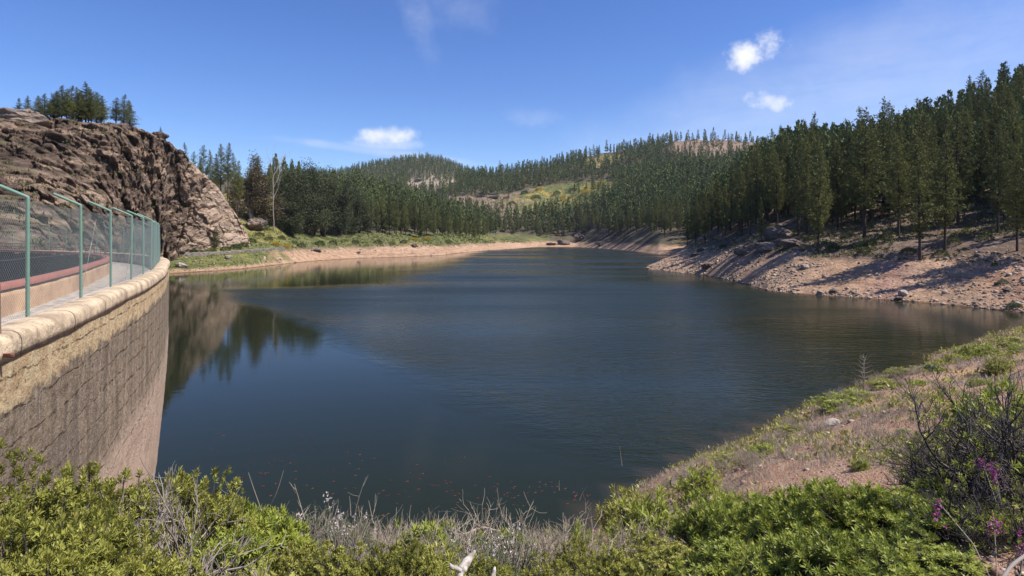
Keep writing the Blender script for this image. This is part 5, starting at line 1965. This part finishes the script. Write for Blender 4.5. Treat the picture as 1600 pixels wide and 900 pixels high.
FG = [
    # the mass by the dam wall
    ("lime_big", 20, 5.6, 235, 735, "big yellow-green shrub against the dam wall at the picture corner, tallest of its clump"),
    ("lime", 95, 4.7, 150, 812, "yellow-green shrub in front of the tallest one by the dam"),
    ("lime_big", 10, 4.2, 180, 832, "yellow-green shrub in the lowest corner under the dam wall"),
    ("lime", 62, 3.9, 150, 868, "low yellow-green shrub at the bottom edge near the dam corner"),
    ("lime", 160, 7.2, 130, 757, "yellow-green shrub touching the pale foot of the dam wall"),
    ("lime", 148, 4.4, 120, 850, "yellow-green shrub between the corner clump and the grey twigs"),
    ("twig", 215, 6.4, 190, 768, "half-bare grey twiggy shrub under the dam wall's waterside edge"),
    ("twig", 265, 5.6, 170, 800, "half-bare twiggy shrub with grey stems, nearest below the dam edge"),
    ("lime", 245, 8.2, 120, 755, "yellow-green shrub directly below the dam's waterside edge"),
    ("lime", 300, 7.9, 120, 768, "yellow-green shrub right of the dam's edge at the waterline"),
    ("lime", 335, 7.2, 110, 790, "yellow-green shrub before the dead twigs by the water"),
    ("lime", 225, 4.2, 110, 872, "low yellow-green shrub under the twiggy one at the bottom edge"),
    ("green", 385, 7.6, 120, 796, "fresh green shrub with long leaves at the top of the bank"),
    ("green", 350, 6.4, 90, 832, "fresh green shrub beside the orange soil patch"),
    ("green", 430, 7.9, 80, 812, "small fresh green shrub dotted with pale flowers"),
    ("grey", 480, 8.6, 110, 812, "grey-green shrub with tiny pale flowers near the water's edge"),
    ("lime", 470, 6.6, 110, 852, "yellow-green low shrub beyond the orange soil patch"),
    ("lime", 520, 5.9, 130, 862, "low yellow-green shrub at the bottom, nearer of two side by side"),
    ("grey", 540, 8.2, 100, 826, "grey-green shrub mixed with dry stalks"),
    ("twig", 565, 6.6, 110, 846, "low brown twiggy shrub among green ones at the bottom"),
    ("lime", 610, 6.2, 110, 858, "low yellow-green shrub below the pale dry grass"),
    ("lime", 650, 6.0, 130, 864, "low yellow-green shrub left of the white branch"),
    ("small", 672, 8.8, 42, 826, "small round bright green shrub among pale dry grass"),
    ("small_lime", 690, 6.4, 80, 868, "small yellow-green shrub just beside the white branch"),
    ("grey", 730, 7.2, 90, 856, "grey-green shrub behind the white branch"),
    ("grey", 790, 7.6, 100, 852, "grey-green shrub on the other side of the white branch"),
    ("small", 785, 8.9, 46, 842, "small green shrub near the floating stick"),
    ("lime", 770, 5.6, 100, 882, "low yellow-green shrub at the bottom edge under the white branch"),
    ("small", 885, 10.4, 70, 832, "bright green shrub at the little bay's near side"),
    ("small", 925, 10.0, 60, 838, "bright green shrub right at the end of the little bay"),
    ("lime", 900, 7.4, 110, 858, "yellow-green shrub in front of the bay's bright green pair"),
    ("lime", 960, 6.6, 130, 866, "yellow-green shrub at the bottom edge below the bay"),
    ("lime", 850, 5.8, 110, 884, "low yellow-green shrub by the bottom edge near the rock"),
    ("lime", 1030, 7.2, 130, 846, "yellow-green shrub at the near end of the big green thicket"),
    ("lime", 1060, 5.9, 150, 864, "low yellow-green shrub below the big green thicket"),
    ("green", 1130, 8.2, 110, 780, "round green shrub at the upper end of the big green thicket"),
    ("green_big", 1190, 7.2, 190, 790, "broad bright green shrub with long leaves, far left of the thicket"),
    ("green_big", 1265, 6.6, 200, 766, "tallest bright green long-leaved shrub in the thicket"),
    ("green_big", 1350, 6.2, 200, 762, "bright green long-leaved shrub right in the middle of the thicket"),
    ("green_big", 1425, 5.9, 180, 778, "bright green long-leaved shrub next to the purple flowers"),
    ("green", 1140, 5.6, 140, 850, "green shrub with long leaves at the thicket's lower edge"),
    ("green", 1225, 4.9, 160, 842, "green shrub low in front of the thicket with bare stems"),
    ("green", 1310, 4.6, 170, 842, "green shrub near the bottom edge showing dark stems"),
    ("green", 1395, 4.4, 160, 850, "lowest green shrub in front of the purple flowers"),
    ("green", 1500, 5.2, 150, 800, "green shrub below the dark bare branches"),
    ("green", 1480, 4.3, 140, 862, "green shrub in the bottom corner beside purple flowers"),
    ("darktwig", 1520, 7.4, 220, 650, "large dark bush of bare crooked branches above the purple flowers"),
    ("darktwig", 1600, 6.6, 240, 612, "large dark bare-branched bush cut by the picture's edge"),
    ("darktwig", 1475, 8.6, 120, 705, "smaller dark bare-branched bush on the lakeward side"),
    ("darktwig", 1560, 5.0, 220, 740, "dark bare-branched bush low in the corner behind purple flowers"),
    ("green", 1470, 7.0, 110, 752, "leafy green shrub inside the dark bare branches"),
    ("green", 1592, 9.6, 90, 612, "bright leafy shrub rising behind the dark bare branches"),
    ("dark", 1540, 8.4, 150, 700, "dark leafy shrub within the bare branches"),
    ("dark", 1600, 7.6, 150, 680, "dark leafy shrub within the bare branches at the edge"),
    # along the right-hand shore
    ("small", 1010, 13.5, 62, 786, "green shrub halfway along the little cape by the bay"),
    ("small_lime", 985, 15.5, 50, 780, "olive shrub at the water's edge on the little cape"),
    ("small", 1095, 18.0, 74, 735, "bright green shrub on the bank above dark dry debris"),
    ("small", 1125, 12.0, 60, 776, "bright green shrub on the bare soil near the thicket"),
    ("small", 1192, 21.5, 46, 694, "round green shrub on the bank over the grey brush"),
    ("small_lime", 1140, 22.5, 60, 712, "flat olive shrub near the water, lakeward of the round one"),
    ("small_lime", 1240, 27.0, 50, 672, "olive shrub by the water before the grey brush"),
    ("small", 1310, 29.0, 80, 630, "wide bright green shrub by the water near the bare sapling"),
    ("small", 1345, 31.0, 50, 624, "bright green shrub at the foot of the bare sapling"),
    ("small_lime", 1385, 35.0, 60, 602, "olive shrub on the shore beyond the bare sapling"),
    ("small_lime", 1410, 37.0, 46, 592, "olive-green shrub on the shore before the dark round bush"),
    ("dark", 1456, 37.0, 34, 572, "small dark round bush standing on the grey shore"),
    ("small", 1438, 33.0, 36, 602, "small green shrub just nearer than the dark round bush"),
    ("small_lime", 1490, 45.0, 44, 556, "olive shrub on the far shore edge beyond the dark round bush"),
    ("small", 1512, 48.0, 40, 542, "green shrub at the shore, first of two far ones"),
    ("small", 1540, 48.0, 44, 540, "green shrub at the shore, second of two far ones"),
    ("small_lime", 1580, 52.0, 50, 528, "olive shrub at the far end of the near shore"),
    ("small", 1595, 40.0, 44, 538, "green shrub on the slope at the far end of the near shore"),
    ("small_lime", 1560, 34.0, 40, 562, "olive shrub on the dry slope above the far shore"),
    ("small", 1530, 26.0, 34, 592, "small green shrub on the dry slope over the dark bushes"),
    ("small", 1415, 20.0, 26, 692, "tiny green plant on the bare gravel slope"),
    ("small", 1345, 14.5, 28, 716, "tiny green plant on gravel above the thicket"),
]
for kind, px_, D_, w_, top, lab in FG:
    shrub(kind, px_, D_, w_, lab.replace("far left of the thicket", "widest of the thicket").replace("right of the dam's edge", "beside the dam's edge").replace("left of the white branch", "this side of the white branch"), top)

# dry bushes: pale brush along the shore
DRY = [(1080, 24.5), (1110, 21), (1160, 24), (1180, 18), (1215, 25), (1225, 20), (1245, 23), (1262, 27), (1280, 30), (1290, 24), (1300, 18), (1330, 26), (1372, 30), (1390, 27), (1425, 26), (1440, 42), (1465, 30), (1475, 45),
       (1500, 36), (1525, 42), (1550, 46), (1575, 44), (1045, 15), (1060, 19), (1090, 14), (1140, 16), (1390, 18), (1400, 15), (1440, 17), (1360, 20), (440, 9.2), (465, 9.8), (600, 9.0), (630, 9.2), (655, 9.4), (580, 9.6), (700, 9.6), (590, 8.4), (645, 8.6), (705, 8.2), (800, 8.3), (845, 8.3), (900, 9.2), (520, 8.8),
       (725, 9.4), (815, 9.2), (835, 9.6), (855, 9.8), (545, 9.4), (885, 8.6), (760, 9.4), (345, 9.4), (360, 9.8), (1010, 9.5), (1050, 10.5), (945, 9.2), (1420, 12), (1450, 13.5), (1190, 12.0), (1240, 13.5), (1290, 12.5)]
DRY += [(float(r_.uniform(960 + (D0 - 16) * 13, 1130 + (D0 - 16) * 17)), float(D0)) for D0 in r_.uniform(14, 44, 60)]
DRY = [d for d in DRY if d[0] < 1620]
for k, (px_, D_) in enumerate(DRY):
    near = D_ < 11
    w_ = float(r_.uniform(46, 74) if near else r_.uniform(620, 980) / D_)
    lab = ("pale leafless dry bush among the low growth by the water" if near else "grey leafless dry bush on the gravel slope of the shore")
    shrub("straw", px_, D_, w_, f"{lab}, {ordinal(k + 1)} of its kind", (float(r_.uniform(808, 842)) if near else None), float(r_.uniform(1.0, 1.6)))
for kind, lst in PR_.items():
    for src in lst:
        if not src.get("label"):
            for ch in list(src.children):
                bpy.data.objects.remove(ch)
            bpy.data.objects.remove(src)

# upright dead stalks against the water
def stalk(p0, p1, label, rad=0.006, twigs=0, mat="dry", name="dead_stalk", seed=0):
    r = np.random.default_rng(seed)
    p0, p1 = np.array(p0, float), np.array(p1, float)
    T = Soup()
    t = np.linspace(0, 1, 7)[:, None]
    side = r.normal(0, 0.03, 3) * np.linalg.norm(p1 - p0)
    P = p0 * (1 - t) + p1 * t + np.sin(t * math.pi) * side
    T.add(*tube(P, np.linspace(rad, rad * 0.4, 7), 4))
    for _ in range(twigs):
        k = int(r.integers(2, 6))
        d = unit((p1 - p0) / np.linalg.norm(p1 - p0) + r.normal(0, 0.7, 3))
        ln = np.linalg.norm(p1 - p0) * r.uniform(0.15, 0.35)
        T.add(*tube([P[k], P[k] + d * ln * 0.5, P[k] + d * ln + (0, 0, 0.03)], [rad * 0.6, rad * 0.45, rad * 0.2], 3))
    o = T.build(name, M[mat], None, True)
    return tag(o, label, "dead stalk", "dead stalks by the water")


for k, (a, b_, D_, tw, lab) in enumerate([
    ((416, 796), (443, 735), 9.0, 0, "long leaning dead stalk by the water nearest the dam"),
    ((410, 796), (388, 738), 9.2, 0, "dead stalk leaning towards the dam"),
    ((375, 790), (350, 745), 9.2, 4, "forked dead stalk close to the dam's waterside edge"),
    ((352, 792), (372, 748), 9.3, 3, "thin branching dead stalk beside the forked one"),
    ((476, 806), (460, 756), 9.0, 3, "dead stalk with a side twig behind the grey-green shrub"),
    ((553, 818), (572, 745), 9.0, 3, "tallest dead stalk before the open water"),
    ((565, 815), (560, 790), 9.0, 4, "curled dead twig by the tallest stalk"),
    ((630, 840), (660, 806), 9.0, 2, "thick bleached stalk leaning over pale grass"),
    ((660, 808), (675, 828), 9.1, 3, "drooping dead twig above pale grass"),
    ((548, 800), (546, 775), 9.4, 1, "short thin dead stalk beside the tallest"),
    ((515, 812), (522, 784), 9.3, 4, "bushy dead stalk with rusty tip"),
    ((583, 812), (576, 782), 9.3, 0, "thin dead stalk between pale grass tufts"),
    ((640, 808), (642, 790), 9.6, 0, "short upright dead stalk in front of dark water"),
    ((776, 846), (777, 826), 9.2, 2, "short dead stalk near the floating stick"),
    ((880, 842), (890, 812), 10.2, 4, "dry stalk tuft at the edge of the little bay"),
    ((935, 802), (948, 790), 13.5, 0, "dead stalk leaning over the little bay"),
    ((322, 772), (318, 748), 9.6, 3, "leafy dried stem standing beside the dam edge"),
    ((905, 776), (918, 758), 25.5, 0, "thin dead stem rising from the water near the cape"),
    ((972, 722), (968, 696), 29.5, 0, "thin dead stem rising from the water off the cape"),
    ((874, 760), (874, 750), 25.3, 0, "short dead stem standing in the shallow water"),
]):
    stalk(at(a[0], a[1] + 6, D_), at(b_[0], b_[1], D_), lab, 0.007 if D_ < 20 else 0.012, tw, "dry", seed=k + 3)

# the bare sapling
P_ = bankP(1350, 33.0)
T = Soup()
h = zof(558, 33.0) - P_[2]
T.add(*tube([(0, 0, -0.1), (0.02, 0, h * 0.5), (0, 0, h)], [0.035, 0.025, 0.008], 5))
for z_ in (0.42, 0.55, 0.68, 0.80, 0.90, 0.97):
    for k in range(5):
        a = k * 1.257 + z_ * 9
        ln = (1.12 - z_) * 0.75 + 0.1
        T.add(*tube([(0, 0, h * z_), (math.cos(a) * ln * 0.6, math.sin(a) * ln * 0.6, h * z_ + 0.08), (math.cos(a) * ln, math.sin(a) * ln, h * z_ + 0.25)], [0.012, 0.009, 0.004], 3))
o = T.build("bare_sapling", M["twig"], None, True)
o.location = tuple(P_)
tag(o, "thin leafless sapling with whorled twigs on the near shore", "sapling")

# purple flowered plants
def flower_plant(px, D, h, n, label, seed):
    r = np.random.default_rng(seed)
    P = bankP(px, D)
    root = empty("flowering_plant", tuple(P))
    T, B, L_ = Soup(), Soup(), Soup()
    for _ in range(n):
        tip = np.array([r.normal(0, 0.16), r.normal(0, 0.12), h * r.uniform(0.75, 1.1)])
        T.add(*tube([(0, 0, -0.05), tip * (0.4, 0.4, 0.5), tip], [0.005, 0.004, 0.0025], 3))
        for k in range(20):
            t = r.random()
            c = tip + (0, 0, -t * 0.09) + r.normal(0, 0.012 + 0.022 * t, 3)
            V, Q_ = kites(np.repeat(c[None], 5, 0), r.normal(size=(5, 3)), 0.016, 0.012)
            B.add(V, Q_, np.repeat(r.random(5), 4))
        for k in range(8):
            c = tip * r.uniform(0.15, 0.75)
            V, Q_ = kites(c[None], r.normal(0, 1, (1, 3)), 0.05, 0.014)
            L_.add(V, Q_, np.repeat(r.random(1), 4))
    T.build("stems", M["twig"], root)
    B.build("blossom", M["purple"], root)
    L_.build("foliage", M["leaf_dark"], root)
    return tag(root, label, "flower", "purple flowers on the near bank")


def hgt(px, D, top):
    return zof(top, D) - bankP(px, D)[2]


flower_plant(1558, 4.0, hgt(1558, 4.0, 800), 3, "purple-pink flowering plant with the brightest blossom at the bank's corner", 1)
flower_plant(1590, 3.9, hgt(1590, 3.9, 815), 4, "purple-pink flowering plant cut by the picture's edge", 2)
flower_plant(1570, 5.2, hgt(1570, 5.2, 735), 3, "purple flowers against the dark bare branches", 4)

# driftwood, floating stick, rocks
def wood(name, pts, radii, mat, label, cat, forks=()):
    T = Soup()
    P = catm3(pts)
    R = np.interp(np.linspace(0, 1, len(P)), np.linspace(0, 1, len(radii)), radii)
    R = R * (1 + 0.45 * fbm(P * 23.0, 2, 5))
    T.add(*tube(P, R, 9))
    for fp, fr in forks:
        Pf = catm3(fp)
        T.add(*tube(Pf, np.interp(np.linspace(0, 1, len(Pf)), np.linspace(0, 1, len(fr)), fr), 7))
    o = T.build(name, M[mat], None, True)
    return tag(o, label, cat)


def catm3(P):
    P = np.asarray(P, float)
    Q = np.concatenate([[2 * P[0] - P[1]], P, [2 * P[-1] - P[-2]]])
    out = []
    for i in range(len(P) - 1):
        a, b, c, d = Q[i:i + 4]
        t = np.linspace(0, 1, 12, endpoint=False)[:, None]
        out.append(0.5 * (2 * b + (c - a) * t + (2 * a - 5 * b + 4 * c - d) * t ** 2 + (3 * b - a - 3 * c + d) * t ** 3))
    return np.concatenate(out + [P[-1:]])


D_ = 4.4
wood("bleached_branch", [at(718, 914, D_), at(719, 898, D_), at(725, 884, D_ + 0.05), at(734, 872, D_ + 0.12), at(741, 862, D_ + 0.16), at(742, 860.5, D_ + 0.16)], [0.032, 0.032, 0.030, 0.025, 0.018, 0.003], "driftwood",
     "forked bleached white branch sticking up from low shrubs", "branch", [([at(721, 892, D_), at(713, 888, D_), at(706, 886, D_ - 0.02), at(703, 880, D_)], [0.016, 0.017, 0.019, 0.004])])
wood("bleached_stump", [at(770, 915, 4.2), at(771, 900, 4.2), at(773, 886, 4.25)], [0.022, 0.018, 0.006], "driftwood", "short bleached white stick at the bottom edge beside the forked branch", "branch")
wood("floating_branch", [(-2.25 + 0.0, 24.6, 0.02), (-1.9, 24.55, 0.03), (-1.5, 24.75, 0.10), (-1.1, 24.9, 0.12), (-0.7, 24.8, 0.07), (-0.25, 24.75, 0.02)], [0.03, 0.05, 0.06, 0.05, 0.04, 0.02], "driftwood2",
     "curved brown stick floating on the dark water near the bank", "branch")
wood("fallen_branch", [bankP(120 + 95, 4.7) + (0, 0, 0.02), bankP(222, 5.0) + (0, 0, 0.25), bankP(230, 5.3) + (0, 0, 0.42)], [0.02, 0.02, 0.008], "twig", "grey dead branch leaning under the twiggy shrub by the dam", "branch")
wood("grey_branch", [bankP(262, 4.6) + (0, 0, 0.05), bankP(275, 4.9) + (0, 0, 0.2), bankP(278, 5.2) + (0, 0, 0.36)], [0.02, 0.02, 0.01], "twig", "second grey dead branch under the twiggy shrubs, nearer the soil patch", "branch")
wood("bare_branch", [at(1560, 915, 2.6), at(1580, 885, 2.7), at(1604, 866, 2.8)], [0.010, 0.009, 0.006], "twig", "bare tan branch crossing the bottom corner below purple flowers", "branch")
p = bankP(412, 5.6)
boulder(p, (0.24, 0.2, 0.26), "soil_rock", "pointed orange rock on the soil patch at the bottom edge", name="rock", seed=1, cat="rock", sink=0.45)
boulder(bankP(395, 4.9), (0.3, 0.22, 0.2), "soil_rock", "flat orange rock under the pointed one at the bottom edge", name="rock", seed=2, cat="rock", sink=0.45)
boulder(bankP(330, 4.7), (0.22, 0.18, 0.15), "soil_rock", "orange rock half hidden under yellow-green shrubs", name="rock", seed=3, cat="rock")
boulder(bankP(905, 7.8), (0.16, 0.14, 0.11), "stone", "pale rounded rock in the low growth below the bay", name="rock", seed=1, cat="rock")
boulder(bankP(838, 4.6), (0.14, 0.12, 0.1), "soil_rock", "small pinkish rock at the bottom edge past the white branch", name="rock", seed=2, cat="rock")
boulder(bankP(973, 16.5), (0.35, 0.28, 0.22), "stone", "pale rock on the tip of the little cape", name="rock", seed=3, cat="rock")
boulder(bankP(1062, 21.5), (0.42, 0.3, 0.22), "stone_dark", "dark rock on bare soil above the little cape", name="rock", seed=2, cat="rock")
boulder(bankP(1300, 13.0), (0.2, 0.17, 0.16), "stone_dark", "dark stone just above the green thicket", name="rock", seed=0, cat="rock")
boulder(bankP(1355, 12.6), (0.17, 0.14, 0.13), "soil_rock", "reddish stone beside the dark stone above the thicket", name="rock", seed=1, cat="rock")
boulder(bankP(1302, 25.0), (0.4, 0.3, 0.2), "stone", "pale flat stone among grey brush on the shore", name="rock", seed=1, cat="rock")

# ---- uncountable low growth of the near bank
def bank_scatter(n, px0, px1, D0, D1, seed, cond, pw=1.0):
    r = np.random.default_rng(seed)
    px = r.uniform(px0, px1, n)
    D = D0 + (D1 - D0) * r.random(n) ** pw
    x = (px - CX) / F * D
    z = bank_z(x, D)
    nz = fbm(xyz(x / 1.8, D / 1.8, 0 * x), 3, seed)
    m = (z > 0.0) & cond(px, D, z, nz)
    return xyz(x, D, z)[m]


def dry_grass(name, P, L, per, mat, label, seed, lean=0.45, wd=0.014):
    r = np.random.default_rng(seed)
    n = len(P) * per
    O = np.repeat(P, per, 0) + r.normal(0, 1, (n, 3)) * np.array([0.06, 0.06, 0])
    D = unit(np.repeat(r.normal(0, lean * 0.6, (len(P), 3)), per, 0) + r.normal(0, lean, (n, 3)) + (0, 0, 1.0))
    ln = L * r.uniform(0.4, 1.25, n)
    w = np.maximum(ln * wd, np.linalg.norm(O, axis=1) * 0.00055)
    V, Q_ = kites(O, D, ln, w, fold=0.05, mid=0.4, droop=0.06)
    S_ = Soup()
    S_.add(V, Q_, np.repeat(np.clip(np.repeat(r.normal(0.5, 0.2, len(P)), per) + r.normal(0, 0.18, n), 0, 1), 4))
    return tag(S_.build(name, M[mat]), label, None, None, "stuff")


A_ = bank_scatter(4200, 420, 960, 6.5, 13, 401, lambda px, D, z, nz: nz > -0.25)
B_ = bank_scatter(11000, 960, 1640, 11, 75, 402, lambda px, D, z, nz: (nz > -0.02) | (z < 1.6), 1.3)
C_ = bank_scatter(1400, -40, 420, 5, 14, 403, lambda px, D, z, nz: nz > 0.0)
E_ = bank_scatter(3000, 1640, 2700, 5, 50, 408, lambda px, D, z, nz: nz > -0.2)
dry_grass("dry_grass", np.concatenate([A_, B_, C_, E_]), 0.30, 9, "dry", "pale dry grass and stalks along the near shore", 71)
G_ = np.concatenate([bank_scatter(2600, 400, 1000, 4.2, 12, 404, lambda px, D, z, nz: nz > -0.05), bank_scatter(6000, 980, 1640, 10, 75, 405, lambda px, D, z, nz: (nz > 0.2) | ((z < 2.6) & (nz > -0.12)), 1.2),
                     bank_scatter(1600, -60, 420, 3.2, 12, 406, lambda px, D, z, nz: nz > -0.3), bank_scatter(1500, 1000, 1640, 3.2, 10, 407, lambda px, D, z, nz: nz > -0.1), bank_scatter(3000, 1640, 2700, 4, 40, 409, lambda px, D, z, nz: nz > 0.05)])
cover("ground_cover", G_ + (0, 0, 0.03), 0.085 + 0.004 * np.clip(G_[:, 1], 0, 50), "leaf_lime", 9, "low green growth between the shrubs of the near bank", 73, 1.1)

# ------------------------------------------------------------------ the red fish near the surface
def fish_mesh():
    S_ = Soup()
    P = np.array([(-0.085, 0, 0), (-0.05, 0, 0), (0, 0, 0), (0.05, 0, 0), (0.095, 0, 0)])
    V, Q_ = tube(P, [0.008, 0.020, 0.030, 0.024, 0.004], 7)
    V[:, 2] *= 1.15
    V[:, 1] *= 0.75
    S_.add(V, Q_)
    S_.add([(-0.08, 0, 0.006), (-0.14, 0.012, 0.035), (-0.125, 0, 0.0), (-0.14, -0.008, -0.03), (-0.08, 0, -0.006)], [[0, 1, 2, 4]])
    S_.add([(-0.08, 0, 0.004), (-0.125, 0.002, 0.002), (-0.14, -0.008, -0.03), (-0.08, 0, -0.008)], [[0, 1, 2, 3]])
    S_.add([(-0.03, 0, 0.028), (0.0, 0.004, 0.058), (0.03, 0, 0.04), (0.035, 0, 0.028)], [[0, 1, 2, 3]])
    o = S_.build("goldfish", M["fish"], None, True)
    return o


proto = fish_mesh()
n_f = 0
cl = [(395, 745, 45, 20), (420, 760, 30, 14), (500, 740, 60, 30), (620, 770, 70, 30), (660, 790, 40, 20), (740, 790, 60, 22), (780, 795, 45, 18), (840, 788, 40, 16), (860, 780, 25, 12), (905, 792, 14, 8), (700, 760, 110, 30), (560, 760, 120, 28), (320, 720, 50, 40)]
for k in range(210):
    c = cl[int(r_.integers(0, len(cl)))]
    px_, py_ = r_.normal(c[0], c[2]), r_.normal(c[1] - 18, c[3])
    if px_ < 285 or py_ < 670 or py_ > 818:
        continue
    D_ = 11436.0 / (py_ - HY)
    x_ = (px_ - CX) / F * D_
    if bank_z([x_], [D_], False)[0] > -0.25:
        continue
    o = proto if n_f == 0 else proto.copy()
    if n_f:
        COL.objects.link(o)
    o.location = (x_, D_, -0.012)
    o.rotation_euler = (0, 0, float(r_.normal(0, 0.5) + (math.pi if r_.random() < 0.5 else 0)))
    s = float(r_.uniform(0.55, 1.15))
    o.scale = (s, s, s)
    tag(o, "small red fish at the water surface in the shoal near the bank", "fish", "red fish in the shoal near the bank")
    n_f += 1

# ------------------------------------------------------------------ air
import bmesh
bm = bmesh.new()
bmesh.ops.create_cube(bm, size=1.0)
me = bpy.data.meshes.new("haze")
bm.to_mesh(me)
bm.free()
hz = bpy.data.objects.new("haze", me)
hz.scale = (5200, 3700, 480)
hz.location = (0, 1500, 205)
COL.objects.link(hz)
hm = bpy.data.materials.new("haze")
hm.use_nodes = True
hm.node_tree.nodes.remove(hm.node_tree.nodes["Principled BSDF"])
pv = hm.node_tree.nodes.new("ShaderNodeVolumePrincipled")
pv.inputs["Color"].default_value = (0.72, 0.82, 1.0, 1.0)
pv.inputs["Density"].default_value = 0.000035
pv.inputs["Anisotropy"].default_value = 0.2
hm.node_tree.links.new(pv.outputs[0], hm.node_tree.nodes["Material Output"].inputs["Volume"])
me.materials.append(hm)
tag(hz, kind="stuff")
